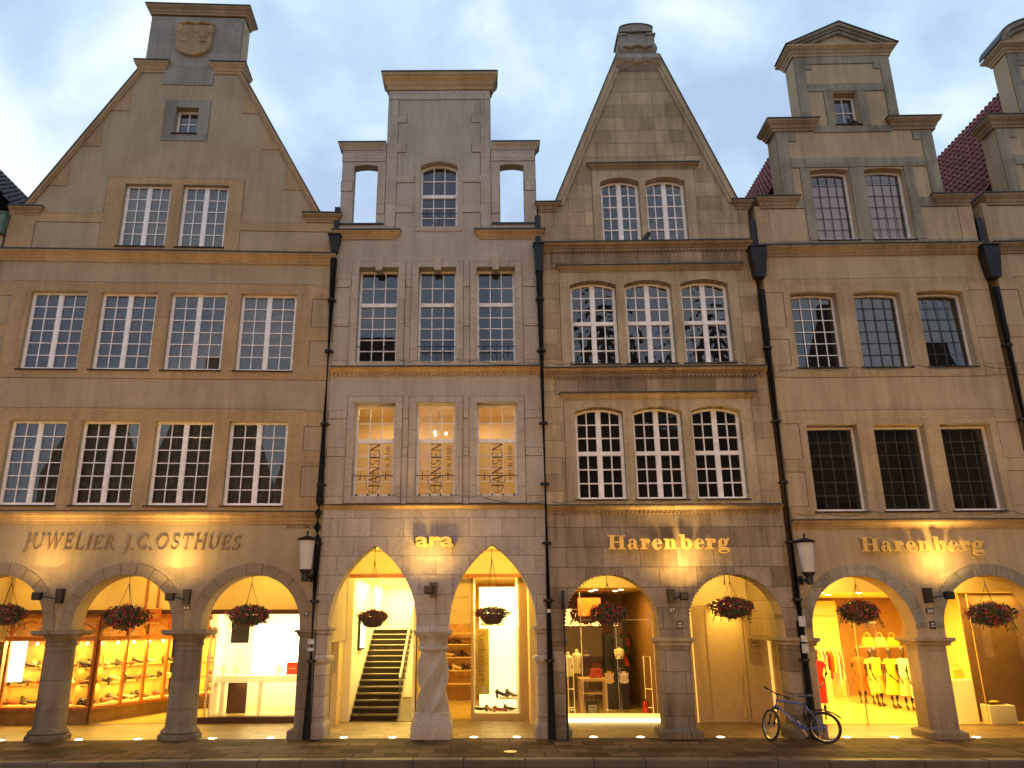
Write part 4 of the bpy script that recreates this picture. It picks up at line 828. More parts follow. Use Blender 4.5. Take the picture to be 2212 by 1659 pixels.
# lettering
MATS['letterstone'] = stone('cut_sandstone_letters', (.21, .145, .085), (.27, .19, .115), bump=.2, streak=0)
ins = lettering(H1, 'JUWELIER', 'JUWELIER J.C.OSTHUES', 1.80, 4.10, .0, .33, 5.02, 'letterstone', .022, slant=.14, track=.14); ins.name = 'inscription'
ins['label'] = 'stone capitals JUWELIER J.C.OSTHUES'
nm = lettering(H1, 'name_lettering', 'HAUS SCHMITT', 7.84, 4.60, .0, .085, .66, 'film_dark', .01)
def fat_glyph(c):
    s = .095
    def slab(x, z, l): return ('L', x-l/2, z, x+l/2, z, s)
    def st(x, z0, z1, w_=.29): return ('L', x, z0, x, z1, w_)
    G = {'H': (1.30, [st(.30, 0, 1), st(.98, 0, 1), ('L', .30, .5, .98, .5, .09), slab(.30, .0475, .56), slab(.30, .9525, .56), slab(.98, .0475, .56), slab(.98, .9525, .56)]),
         'a': (.86, [('P', [(.44, .12), (.70, .10), (.70, .50), (.66, .62), (.54, .70), (.38, .73), (.22, .70), (.12, .62), (.16, .48), (.30, .50), (.32, .62), (.40, .64), (.46, .58), (.46, .44), (.44, .42)]), ('D', .28, .22, .24, .23, .36, .22, .07, .14), ('P', [(.6, .3), (.7, .12), (.74, .08), (.82, .10), (.82, .04), (.72, 0), (.58, .0), (.5, .08), (.5, .3)])]),
         'r': (.80, [st(.28, 0, .70), slab(.28, .0475, .52), ('P', [(.02, .62), (.42, .62), (.42, .72), (.02, .72)]), ('P', [(.40, .5), (.46, .62), (.54, .66), (.54, .73), (.44, .70), (.38, .6)]), ('D', .60, .56, .15, .155, 0, 0, 0, 0)]),
         'e': (.80, [('P', [(.12, .60), (.04, .45), (.03, .3), (.08, .14), (.22, .02), (.40, -.01), (.58, .04), (.72, .18), (.66, .22), (.56, .11), (.46, .08), (.38, .12), (.34, .24), (.34, .36), (.74, .36), (.72, .50), (.62, .66), (.46, .73), (.28, .72)]), ]),
         'n': (1.06, [st(.26, 0, .70), slab(.26, .0475, .48), ('P', [(.02, .62), (.40, .62), (.40, .72), (.02, .72)]), ('P', [(.40, .50), (.48, .60), (.54, .58), (.54, .0), (.84, .0), (.84, .52), (.76, .68), (.62, .73), (.48, .68), (.38, .58)]), slab(.70, .0475, .50)]),
         'b': (.96, [st(.26, 0.05, 1), ('P', [(.02, .92), (.40, .92), (.40, 1.02), (.02, 1.02)]), ('D', .58, .36, .33, .375, .50, .36, .085, .28)]),
         'g': (.86, [('D', .38, .46, .34, .27, .38, .46, .075, .19), ('D', .74, .66, .11, .10, 0, 0, 0, 0), ('P', [(.56, .62), (.66, .70), (.80, .72), (.80, .64), (.64, .58)]), ('P', [(.10, .26), (.22, .22), (.24, .12), (.14, .06), (.06, .12), (.05, .2)]), ('D', .42, -.08, .39, .24, .42, -.16, .24, .07)]), ' ': (.4, [])}
    return G[c]
def counter_e(P): pass
def fat_sign(i, x, z, h, width, label):
    P = empty('shop_sign', W2(i, x, 0, z), R(HO[i-1][2]), label, 'shop sign')
    o = lettering(P, 'letters', 'Harenberg', 0, 0, -.07, h, width, 'gold', .05, glyphs=fat_glyph, track=.05)
    # the dark backing rim that stands off the wall
    b = lettering(P, 'letter_rims', 'Harenberg', 0, 0, -.06, h, width, 'sign_side', .01, glyphs=fat_glyph, track=.05)
    k = width/((sum(fat_glyph(c)[0]+.05 for c in 'Harenberg'))*h)
    mb = MB(); cx = 0
    for ch in 'Harenberg':
        if ch == 'e': mb.poly([((cx+u)*h*k, v*h) for u, v in ((.36, .44), (.50, .44), (.50, .56), (.46, .64), (.40, .66), (.36, .58))], [], -.1275, -.12)
        cx += fat_glyph(ch)[0]+.05
    mb.build('letter_counters', M('sign_side'), P)
    return P
fat_sign(3, 1.40, 4.08, .33, 2.86, 'golden Harenberg sign in fat serif letters on the sandstone house')
fat_sign(4, 1.63, 4.0, .33, 2.84, 'golden Harenberg sign in fat serif letters on the beige rendered house')
P = empty('shop_sign', W2(2, 2.24, 0, 4.16), R(HO[1][2]), 'golden ara sign in bold lower case letters above the twisted pillar', 'shop sign')
text(P, 'letters', 'ara', 0, 0, -.115, .47, 'gold', .05, .014, width=.90); text(P, 'letter_rims', 'ara', -.02, .0, -.06, .47, 'sign_side', .055, .014, width=.94)
# house numbers and plaques
MATS['blueplate'] = plain('dark_enamel_plate', (.03, .035, .05), .35); MATS['platewhite'] = plain('enamel_white', (.6, .6, .6), .5)
def plaque(i, x, z, w_, h, label, txt=None, cat='plaque'):
    P = empty('house_number' if txt else 'plaque', W2(i, x, 0, z), R(HO[i-1][2]), label, cat); MB().box(-w_/2, w_/2, -.025, -.0, -h/2, h/2).build('plate', M('blueplate'), P)
    if txt: text(P, 'number', txt, -w_*.4, -h*.32, -.028, h*.85, 'platewhite', .004, .002, width=w_*.8)
    else: MB().box(-w_*.3, w_*.3, -.028, -.026, -h*.2, -h*.1).box(-w_*.25, w_*.25, -.028, -.026, h*.1, h*.25).build('writing', M('platewhite'), P)
plaque(1, 5.69, 2.80, .19, .11, 'small dark house number plate left of the jewellery vitrine', '36', 'house number')
plaque(3, 2.81, 2.72, .17, .13, 'small dark house number plate on the sandstone pillar', '37', 'house number')
plaque(4, 3.01, 2.68, .16, .12, 'small dark house number plate on the rightmost pillar', '38', 'house number')
plaque(3, 2.96, 2.39, .12, .18, 'small grey plaque low on the sandstone pillar head'); plaque(4, 3.02, 2.37, .12, .17, 'small grey plaque low on the rightmost pillar head'); plaque(1, 8.44, 2.66, .11, .13, 'small grey plaque under the lantern of the jeweller house')
# edge-on traffic sign on a thin post
P = empty('street_sign', W2(3, .30, -.32, 0), R(HO[2][2]), 'round traffic sign seen edge-on on a thin dark post beside the glass door', 'street sign')
MB().tube([(0, 0, 0), (0, 0, 3.15)], .03, 10).build('post', M('pipe'), P); MB().lathe((-.04, 0, 2.92), [(.20, 0), (.21, .01), (.21, .025), (.2, .035)], 24, rot=Matrix.Rotation(R(90), 3, 'Y')).build('sign_plate', M('pipe'), P)
# cables looped along the sills
MATS['cable'] = plain('grey_cable', (.10, .09, .075), .6)
def cable(i, pts, label):
    P = MB(); full = []
    for (x0, z0), (x1, z1) in zip(pts, pts[1:]):
        for k in range(8):
            t = k/8; full.append(W2(i, x0+(x1-x0)*t, -.2, z0+(z1-z0)*t-.10*4*t*(1-t)*min(1, (x1-x0))))
    full.append(W2(i, pts[-1][0], -.2, pts[-1][1])); P.tube(full, .009, 5); tag(P.build('cable', M('cable')), label, 'cable', 'thin cables strung along the window sills')
cable(2, [(1.7, 8.78), (2.2, 8.76), (3.2, 8.78), (3.7, 8.76), (4.9, 8.7), (5.35, 8.68)], 'thin cable below the upper railed windows of the pale house')
cable(2, [(1.7, 5.36), (2.2, 5.34), (3.2, 5.36), (3.7, 5.34), (5.3, 5.2)], 'thin cable looping below the lettered hairdresser windows')
cable(3, [(.1, 5.2), (.76, 5.25), (1.95, 5.24), (3.6, 5.24), (5.5, 5.1)], 'thin cable below the lower arched windows of the sandstone house')
cable(3, [(.1, 8.7), (.76, 8.68), (4.86, 8.68), (5.55, 8.5)], 'thin cable below the upper arched windows of the sandstone house')
cable(4, [(.2, 4.88), (.8, 4.9), (2.0, 4.92), (3.6, 4.92), (5.2, 4.92), (5.9, 4.8)], 'thin cable below the lower leaded windows of the beige house')
cable(4, [(.2, 8.42), (.8, 8.5), (2.0, 8.5), (3.6, 8.52), (5.2, 8.5), (5.9, 8.45)], 'thin cable below the upper leaded windows of the beige house')
P = empty('outdoor_lamp', W2(3, 2.84, -.1, 12.2), R(-1.3), 'small black lamp on the sill between the two gable windows of the sandstone house', 'lamp'); MB().lathe((0, 0, 0), [(.05, -.16), (.065, -.14), (.06, .12), (.03, .14)], 12, rot=Matrix.Rotation(R(35), 3, 'Y')).build('lamp_head', M('black'), P); MB().tube([(0, 0, 0), (0, .12, .02)], .015).build('arm', M('black'), P)
P = empty('bird', W2(4, 3.15, .05, 15.66), 0, 'small dark bird sitting on the sill of the tiny gable window', 'bird'); mb = MB(); mb.ell((0, 0, .07), (.12, .05, .055), rot=Matrix.Rotation(R(-15), 3, 'Y')); mb.ell((-.10, 0, .13), (.035, .032, .035)); mb.tube([(-.12, 0, .13), (-.155, 0, .125)], .010, 6, r1=.003); mb.tube([(.08, 0, .06), (.2, 0, .03)], .022, 6, r1=.008); [mb.tube([(-.01, s*.02, .04), (-.01, s*.02, .0)], .006, 5) for s in (-1, 1)]; mb.build('body', M('black'), P, smooth=True)
P = empty('manhole_plate', W2(2, 4.36, -1.72, .002), 0, 'small brass plate set in the pavement slabs', 'cover plate'); MB().lathe((0, 0, 0), [(.13, 0), (.13, .006), (.12, .008), (.05, .006)], 20).build('plate', M('gold'), P)
# ================================================================ flower baskets
MATS['leaf'] = plain('geranium_leaf', (.06, .085, .03), .6, noise=.5, scale=30); MATS['petalr'] = plain('red_petals', (.45, .02, .025), .6, noise=.3, scale=30); MATS['petalp'] = plain('pink_petals', (.55, .11, .15), .6, noise=.3, scale=30)
MATS['bowlm'] = plain('dark_basket_bowl', (.07, .04, .02), .7)
def basket_meshes(seed):
    rnd = random.Random(seed); p1_, p2_ = rnd.uniform(0, 6), rnd.uniform(0, 6); fx = rnd.uniform(.92, 1.1); lf, r_, p_ = MB(), MB(), MB()
    def leaf(mb, c, s, nrm, m=5):
        a = nrm.orthogonal().normalized(); b = nrm.cross(a); ph = rnd.uniform(0, 6)
        mb.add([c+(a*math.cos(ph+2*math.pi*k/m)+b*math.sin(ph+2*math.pi*k/m))*s*rnd.uniform(.7, 1.1)+nrm*rnd.uniform(-.15, .15)*s for k in range(m)], [tuple(range(m))])
    def pt(sh=1):
        while 1:
            v = Vector((rnd.uniform(-1, 1), rnd.uniform(-1, 1), rnd.uniform(-1, 1)))
            if .35 < v.length < 1: break
        v = v.normalized()*rnd.uniform(.62, 1.02)**.6*sh
        lump = 1+.18*math.sin(4*math.atan2(v.y, v.x)+p1_)+.10*math.sin(7*math.atan2(v.y, v.x)+p2_)
        return Vector((v.x*.50*lump*fx, v.y*.36*lump, v.z*(.24 if v.z > 0 else .30)*(.75+.4*rnd.random())))
    for _ in range(2100):
        c = pt(); leaf(lf, c, rnd.uniform(.018, .036), Vector((rnd.gauss(0, 1), rnd.gauss(0, 1), rnd.gauss(0, 1)+.6)).normalized())
    for _ in range(44):     # trailing sprigs
        a = rnd.uniform(0, 6.28); c = Vector((.44*math.cos(a), .3*math.sin(a), -.08))
        for k in range(rnd.randint(3, 10)): c = c+Vector((.014*math.cos(a), .012*math.sin(a), -.032)); leaf(lf, c, .02, Vector((rnd.gauss(0, 1), rnd.gauss(0, 1), rnd.gauss(0, 1))).normalized())
    for k in range(260):
        c = pt(1.10); mb = r_ if rnd.random() < .6 else p_
        for j in range(9):
            leaf(mb, c+Vector((rnd.gauss(0, .016), rnd.gauss(0, .016), rnd.gauss(0, .014))), rnd.uniform(.009, .017), Vector((rnd.gauss(0, 1), rnd.gauss(0, 1)-1, rnd.gauss(0, 1)+.5)).normalized(), 5)
    return lf, r_, p_
BK = [(1, 1.51, 2.68, .95, 3.50, 'at the left edge'), (1, 4.22, 2.62, 1.1, 3.50, 'hanging in the round arch before the shoe shop'), (1, 7.06, 2.65, 1.0, 3.50, 'before the dazzling white jewellery vitrine'), (2, 1.25, 2.60, .80, 4.15, 'in the pointed arch with the stairs'), (2, 4.04, 2.66, .82, 4.17, 'in the pointed arch with the lit display window'),
      (3, 1.39, 2.66, .98, 3.48, 'above the glass shop door'), (3, 4.27, 2.79, 1.0, 3.48, 'before the ochre door, lit from behind'), (4, 1.56, 2.68, 1.05, 3.42, 'above the mannequins'), (4, 4.55, 2.62, 1.1, 3.42, 'at the right edge, before the dark brown shop wall')]
first = {}
for n_, (i, x, z, wd, zt, d) in enumerate(BK):
    lab = 'geranium basket '+d
    var = n_ % 4
    if var not in first:
        lf, r_, p_ = basket_meshes(11+var*7)
        P = empty('flower_basket', (0, 0, 0), 0, lab, 'flower basket', 'hanging flower baskets in the arches'); first[var] = P
        MB().lathe((0, 0, 0), [(.08, -.26), (.2, -.22), (.27, -.1), (.28, -.02), (.26, -.02)], 18).build('bowl', M('bowlm'), P, smooth=True)
        lf.build('foliage', M('leaf'), P); r_.build('blossoms', M('petalr'), P); p_.build('blossoms', M('petalp'), P)
    else:
        P = copy_tree(first[var]); P['label'] = lab
        for ch in list(P.children):
            if ch.name.startswith('hanging_chain'): bpy.data.objects.remove(ch)
    P.location = W2(i, x, .3, z); P.rotation_euler = (0, 0, R(HO[i-1][2]+(0, 180)[n_ % 2]+(0, 8, -7, 12, -10, 5, 0, -4, 9)[n_]))
    for ch in P.children:
        if ch.name.startswith(('foliage', 'blossoms')): s_ = wd*.84; ch.scale = (s_, s_, s_*(.85 if i == 2 else 1.05))
    mb = MB(); h = zt-z
    for k in range(3):
        a = 2*math.pi*k/3+.4; mb.tube([(.26*math.cos(a), .26*math.sin(a), -.03), (0, 0, h*.82)], .008, 5)
    mb.tube([(0, 0, h*.80), (0, 0, h)], .011, 6); mb.build('hanging_chain', M('dark'), P)
# ================================================================ shops in the arcade
MATS['shopwall'] = plain('pale_shop_wall', (.75, .60, .25), .7, noise=.05, scale=1.5); MATS['shopfloor'] = plain('glossy_shop_floor', (.58, .44, .16), .18, noise=.12, scale=2); MATS['brownwall'] = plain('brown_shop_wall', (.26, .13, .045), .6, noise=.15, scale=2)
MATS['whitewall'] = plain('white_shop_wall', (.82, .78, .66), .7, noise=.03); MATS['basestone'] = stone('mottled_base_stone', (.16, .09, .04), (.26, .16, .08), mode='xz', bump=.2, rough=.35, grain=14)
MATS['orange'] = plain('orange_sign', (.55, .13, .02), .5, noise=.1); MATS['red'] = plain('red_board', (.5, .03, .015), .5)
LW = (1, .62, .10); LB = (1, .68, .18)
def panel(P, name, x0, x1, y0, y1, z0, z1, mat): return MB().box(x0, x1, y0, y1, z0, z1).build(name, M(mat), P)
def room(P, x0, x1, y0, y1, z1, wall='shopwall', floor='shopfloor', back=None, ceil=None, z0=.012):
    o = MB().box(x0, x0+.05, y0, y1, z0, z1).box(x1-.05, x1, y0, y1, z0, z1).build('shop_side_wall', M(wall), P)
    panel(P, 'shop_back_wall', x0+.05, x1-.05, y1-.05, y1, z0, z1, back or wall); panel(P, 'shop_ceiling', x0, x1, y0, y1, z1+.003, z1+.06, ceil or wall); panel(P, 'shop_floor', x0, x1, y0, y1, z0-.006, z0+.006, floor)
def seg_frame(p0, p1, side=1):
    d = Vector((p1[0]-p0[0], p1[1]-p0[1], 0)); L = d.length; d.normalize(); n = Vector((-d.y, d.x, 0))*side
    def T(u, v, z): return (p0[0]+d.x*u+n.x*v, p0[1]+d.y*u+n.y*v, z)
    def bx(mb, u0, u1, v0, v1, z0, z1): mb.rings([[T(u0, v0, z), T(u1, v0, z), T(u1, v1, z), T(u0, v1, z)] for z in (z0, z1)])
    return T, bx, L, math.atan2(d.y, d.x)
SHOES = []
def display(P, p0, p1, mull, name_, depth=.55, upper=True, n_l=4, shelves=(.93, 1.34), watt=90):
    T, bx, L, ang = seg_frame(p0, p1)
    mb = MB(); bx(mb, 0, L, -.06, .02, .0, .33); mb.build('stone_base', M('basestone'), P)
    mb = MB(); bx(mb, 0, L, -.08, .05, .333, .41); bx(mb, 0, L, -.04, .05, 2.02, 2.12)
    if upper: bx(mb, 0, L, -.04, .05, 2.56, 2.66)
    for u in mull: bx(mb, u*L-.03, u*L+.03, -.043, .053, .412, 2.56)
    o = mb.build('shop_window', M('wood'), P)
    mb = MB(); mb.add([T(.01, 0, .41), T(L-.01, 0, .41), T(L-.01, 0, 2.56), T(.01, 0, 2.56)], [(0, 1, 2, 3)]); mb.build('pane', M('shopglass'), o)
    if upper:
        mb = MB(); us = [0]+[u for u in mull if .03 < u < .97]+[1]
        for a, b in zip(us, us[1:]):
            a, b = a*L, b*L; q = [(a+(b-a)*k/12, 2.14+min(.34, (b-a)*.4)*math.sin(math.pi*k/12)**.6) for k in range(13)]
            mb.tube([T(x, .0, z) for x, z in q], .022, 6)
        mb.build('transom_arches', M('wood'), o)
    mb = MB(); bx(mb, 0, L, depth, depth+.03, .35, 2.7); mb.build('display_back', M('woodback'), P)
    mb = MB(); bx(mb, 0, L, .06, depth, .36, .44); mb.build('display_floor', M('woodlight'), P)
    mb = MB()
    for z in shelves: bx(mb, .02, L-.02, .25, depth-.02, z-.025, z)
    mb.build('shelf', M('woodlight'), P)
    mb = MB()
    for k in range(n_l): u = L*(k+.5)/n_l; mb.ell(T(u, .15, 1.94), (.035, .035, .035), 8, 6)
    mb.build('display_bulbs', M('bulb'), P)
    c = T(L/2, .13, 1.99); lamp('AREA', c, watt, LW, L*.85, rot=(0, 0, ang), size_y=.12, parent=P)
    for z in shelves: lamp('AREA', T(L/2, .30, z-.04), watt*.30, LW, L*.85, rot=(0, 0, ang), size_y=.10, parent=P)
    for li, z in enumerate((.44,)+tuple(shelves)):
        k = 0; u = .22
        while u < L-.15:
            if not any(abs(u-m*L) < .06 for m in mull): SHOES.append((P, T(u, .36, z), ang, name_, ('lowest', 'middle', 'top')[li], k+1)); k += 1
            u += .20+.04*((k*7) % 3)
# --- house 1: shoe shop left, jewellery vitrine right
panel(H1, 'fascia', 0, 8.68, 2.9, 3.0, 2.78, 3.95, 'cream'); panel(H1, 'beam', 0, 8.68, 2.80, 2.92, 2.67, 2.785, 'brown')
display(H1, (0, 2.9), (2.56, 2.9), (.13, .5, .985), 'front shoe shop window')
display(H1, (2.56, 2.9), (3.9, 6.0), (.02, .30, .52, .76, .99), 'slanting shoe shop window', n_l=6, watt=150)
display(H1, (3.9, 6.0), (5.5, 7.2), (.02, .35, .7), 'rear shoe shop window', n_l=4, watt=110)
panel(H1, 'lobby_ceiling', 2.4, 5.3, 3.0, 7.4, 2.70, 2.77, 'cream'); panel(H1, 'lobby_floor', 2.5, 5.5, 2.9, 7.4, .004, .012, 'shopfloor')
lamp('AREA', (4.3, 4.6, 2.66), 60, LW, .8, parent=H1)
panel(H1, 'lit_poster', .22, .66, 3.12, 3.15, 1.0, 2.0, 'poster')
mb = MB().box(3.72, 3.77, 2.74, 2.78, 2.82, 3.95).box(4.01, 4.06, 2.74, 2.78, 2.82, 3.95); mb.build('hanger', M('wood'), H1)
P = empty('hanging_sign', W2(1, 3.60, 2.72, 2.44), R(2.34), 'orange-red board sign hanging above the shoe shop entrance', 'sign'); MB().box(0, .58, -.03, .03, 0, .38).build('board', M('orange'), P); text(P, 'writing', 'TREND', .16, .14, -.034, .14, 'gold', .004, width=.38); MB().box(.0, .58, -.04, -.031, .0, .025).box(.0, .58, -.04, -.031, .355, .38).build('border', M('gold'), P)
# vitrine
panel(H1, 'vitrine_base', 5.24, 8.45, 2.84, 2.98, 0, .15, 'brown'); o = MB().box(5.22, 5.26, 2.86, 2.9, .15, 2.67).box(5.42, 5.455, 3.05, 3.08, .15, 2.67).build('vitrine_frame', M('steel'), H1)
mb = MB().add([(5.26, 2.89, .15), (8.4, 2.89, .15), (8.4, 2.89, 2.67), (5.26, 2.89, 2.67)], [(0, 1, 2, 3)]); mb.build('pane', M('shopglass'), o)
room(H1, 5.55, 8.45, 3.0, 5.2, 2.68, 'whitewall', z0=.16)
panel(H1, 'backlit_panel', 6.35, 7.95, 3.95, 4.0, 1.14, 2.42, 'whiteglow'); panel(H1, 'dark_panel', 5.86, 6.36, 3.55, 3.6, .17, .93, 'brown'); panel(H1, 'grey_blind', 5.86, 6.34, 3.4, 3.42, 1.93, 2.5, 'black')
lamp('AREA', (7.0, 3.7, 2.6), 95, LB, 1.8, parent=H1, size_y=.8); lamp('AREA', (7.0, 3.5, .9), 16, LB, 1.8, parent=H1, size_y=.5)
P = empty('display_counter', W2(1, 5.40, 3.15, .167), R(2.34), 'long white display counter on thin legs in the jewellery vitrine', 'counter'); MB().box(0, 2.75, 0, .5, .78, .95).build('counter_top', M('whitewall'), P)
for x in (.36, 1.34, 2.42): MB().box(x, x+.10, .05, .15, 0, .778).build('leg', M('whitewall'), P)
P = empty('red_display_card', W2(1, 7.42, 3.3, 1.125), R(2.34), 'square red card standing on the white jewellery counter', 'display card'); MB().box(0, .30, 0, .02, 0, .32).build('card', M('red'), P); MB().box(.06, .24, -.004, -.001, .15, .17).build('writing', M('gold'), P)
MATS['jewel'] = plain('white_bust', (.8, .75, .6), .5)
for k, x in enumerate((5.75, 6.1, 7.2)):
    P = empty('jewellery_bust', W2(1, x, 3.38, 1.125), R(2.34), 'small white jewellery bust, %s on the white counter' % ('leftmost', 'second from left', 'right one, before the red card')[k], 'display bust', 'jewellery busts'); MB().lathe((0, 0, 0), [(.07, 0), (.08, .02), (.03, .05), (.09, .12), (.10, .17), (.04, .22), (.035, .28), (.01, .3)], 14, sy=.6).build('bust', M('jewel'), P, smooth=True)
# shoe wall seen deeper behind the vitrine's left part
# --- house 2: stairs left, display window right
MATS['stairdark'] = plain('dark_stair_riser', (.014, .009, .006), .8, noise=.2); MATS['treadm'] = plain('stone_tread', (.07, .045, .025), .5)
panel(H2, 'fascia', 0, 5.35, 3.0, 3.1, 3.69, 4.3, 'cream'); panel(H2, 'beam', .0, 5.35, 2.95, 3.0, 3.60, 3.70, 'wood')
panel(H2, 'arcade_side_pier', .0, .16, 2.2, 3.0, 0, 4.3, 'cream'); panel(H2, 'door_jamb', .16, .36, 2.9, 3.1, 0, 3.6, 'whitewall'); panel(H2, 'arcade_side_pier', 5.02, 5.35, 2.3, 3.3, 0, 4.3, 'cream')
MB().box(.02, .10, 2.15, 2.19, 1.24, 1.62).box(.04, .09, 2.14, 2.15, 1.4, 1.5).build('intercom', M('steel'), H2)
# (thick wall between street arcade pier and jamb)
room(H2, .30, 2.02, 3.0, 9.5, 3.66, 'whitewall', floor='treadm')
lamp('AREA', (1.1, 4.6, 3.6), 170, LB, 1.2, parent=H2, size_y=2.5); lamp('AREA', (1.1, 8.0, 3.6), 170, LB, 1.2, parent=H2, size_y=2)
mb, md = MB(), MB()
for k in range(15):
    y = 3.05+.28*k; mb.box(.38, 1.58, y, y+.3, .148*k+.012, .148*(k+1)-.03); mb.box(.38, 1.58, y, y+.28, .148*(k+1)-.029, .148*(k+1)-.001); md.box(.37, 1.59, y-.012, y-.001, .148*(k+1)-.016, .148*(k+1))
st_ = mb.build('staircase', M('stairdark'), H2); md.build('stair_edge_trim', M('treadm'), st_)
mb = MB().tube([(1.64, 3.05, .12), (1.64, 3.05, 1.05)], .02, 8).tube([(1.64, 3.05, 1.05), (1.64, 7.2, 3.2)], .035, 8)
for k in range(1, 13): mb.tube([(1.64, 3.05+.33*k, .15*1.19*k), (1.64, 3.05+.33*k, 1.05+.171*k)], .012, 6)
mb.build('handrail', M('steel'), st_)
mb = MB()
for k in range(5): mb.box(1.955, 1.968, 3.5+.75*k, 3.9+.75*k, 1.25+.35*k, 1.75+.35*k)
mb.build('picture_frames', M('wood'), H2)
P = empty('lit_poster_case', W2(2, .42, 3.9, 1.72), R(-.2), 'narrow lit poster with dark frame on the left wall of the stairs', 'poster'); MB().box(-.06, 0, 0, .9, 0, .9).build('frame', M('black'), P); MB().box(.002, .01, .04, .86, .05, .85).build('poster', M('poster'), P)
room(H2, 2.05, 5.2, 3.35, 8.6, 3.66, 'shopwall', back='woodback')
lamp('AREA', (3.2, 5.6, 3.6), 150, LW, 1.5, parent=H2)
mb = MB()
for z in (.55, .95, 1.35, 1.75, 2.1): mb.box(2.2, 3.9, 7.9, 8.3, z-.03, z)
mb.build('shelf', M('woodlight'), H2)
for li, z in enumerate((.95, 1.35, 1.75)):
    for k in range(6): SHOES.append((H2, (2.75+.26*k, 8.1, z), 0, 'ara shop back wall', ('lowest', 'middle', 'top')[li], k+1))
# banner with lettering
MATS['bannerm'] = plain('cream_banner', (.75, .66, .42), .7, noise=.04, trans=.4)
P = empty('shop_banner', W2(2, 2.45, 3.32, 2.40), R(-.2), 'cream shop banner reading Kosmetikstudio and Friseur behind the twisted pillar', 'banner'); MB().box(0, 1.08, 0, .01, 0, 1.2).build('cloth', M('bannerm'), P)
text(P, 'writing', 'Kosmetikstudio', -.02, .66, -.004, .125, 'creamdark', .004, width=1.03); text(P, 'writing', 'Friseur', .12, .30, -.004, .125, 'creamdark', .004, width=.52)
# display window
o = MB().box(3.50, 3.56, 3.30, 3.36, 0, 3.67).box(4.80, 4.86, 3.30, 3.36, 0, 3.67).box(3.56, 4.80, 3.30, 3.36, 0, .15).box(4.86, 5.02, 3.32, 3.4, 0, 3.67).build('display_frame', M('creamdark'), H2); MB().add([(3.56, 3.33, .15), (4.8, 3.33, .15), (4.8, 3.33, 3.67), (3.56, 3.33, 3.67)], [(0, 1, 2, 3)]).build('pane', M('shopglass'), o)
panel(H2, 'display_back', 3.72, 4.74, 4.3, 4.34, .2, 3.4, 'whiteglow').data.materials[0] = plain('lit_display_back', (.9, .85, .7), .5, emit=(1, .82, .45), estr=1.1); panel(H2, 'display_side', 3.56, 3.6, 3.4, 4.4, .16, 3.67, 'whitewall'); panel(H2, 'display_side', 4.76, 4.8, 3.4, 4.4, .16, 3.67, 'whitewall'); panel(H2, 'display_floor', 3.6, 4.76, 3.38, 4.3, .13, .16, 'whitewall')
lamp('AREA', (4.18, 3.8, 3.5), 90, LB, .9, parent=H2, size_y=.6)
MATS['reduz'] = plain('yellow_green_strip', (.62, .50, .06), .6, noise=.2, scale=2); MATS['goldtext'] = plain('ochre_lettering', (.48, .30, .07), .6)
P = empty('sale_strip', W2(2, 3.63, 3.42, .62), R(-.2), 'tall yellow sale strip reading Reduziert in the narrow display window', 'sale sign'); MB().box(0, .36, 0, .01, 0, 1.66).build('strip', M('reduz'), P); text(P, 'writing', 'Reduziert', .07, 1.60, -.004, .28, 'goldtext', .004, .006, width=1.32, rot=-90); text(P, 'writing', '%', .14, .03, -.004, .22, 'whitewall', .004, .004)
P = empty('window_logo', W2(2, 3.76, 3.40, 2.36), R(-.2), 'ochre letters ara on the narrow display window under the flower basket', 'lettering'); text(P, 'letters', 'ara', 0, 0, 0, .34, 'goldtext', .006, .01, width=.66)
for k in range(4): SHOES.append((H2, (3.74+.27*k, 3.7, .165), 0, 'narrow ara display window', 'lowest', k+1))
mb = MB().box(4.25, 4.72, 3.6, 4.0, .48, .51); mb.build('shelf', M('woodlight'), H2)
for k in range(2): SHOES.append((H2, (4.36+.24*k, 3.8, .51), 0, 'narrow ara display window', 'middle', k+1))
# --- house 3: glass door shop left, ochre door right
panel(H3, 'fascia', 0, 5.6, 2.8, 2.9, 3.32, 3.8, 'cream'); panel(H3, 'fascia', 3.0, 5.6, 2.8, 2.9, 2.86, 3.32, 'cream'); panel(H3, 'arcade_pier', 3.02, 3.84, 2.7, 2.9, 0, 2.86, 'creamdark')
room(H3, .2, 3.02, 2.9, 8.5, 3.3, 'brownwall', back='brownwall', ceil='shopwall')
mb = MB()
for x in (.8, 1.5, 2.2):
    for y in (3.5, 4.6): mb.lathe((x, y, 3.28), [(.06, -.0), (.06, .012)], 12)
mb.build('ceiling_spot', M('bulb'), H3)
lamp('AREA', (1.5, 4.0, 3.22), 110, LW, 1.6, parent=H3, size_y=1.6)
panel(H3, 'led_strip', .45, 3.02, 2.76, 2.80, .01, .085, 'ledstrip'); panel(H3, 'threshold', .45, 3.02, 2.80, 2.9, .0, .20, 'ledstrip').data.materials[0] = plain('lit_threshold', (.9, .8, .4), .5, emit=(1, .66, .16), estr=1.1)
mb = MB().box(.98, 1.0, 2.83, 2.86, .2, 3.2).box(1.905, 1.915, 2.83, 2.86, .2, 2.5).box(2.86, 2.88, 2.83, 2.86, .2, 2.5).box(.98, 2.88, 2.83, 2.86, 2.49, 2.505); o = mb.build('glass_door', M('steel'), H3); MB().add([(.45, 2.845, .2), (3.02, 2.845, .2), (3.02, 2.845, 3.3), (.45, 2.845, 3.3)], [(0, 1, 2, 3)]).build('pane', M('shopglass'), o)
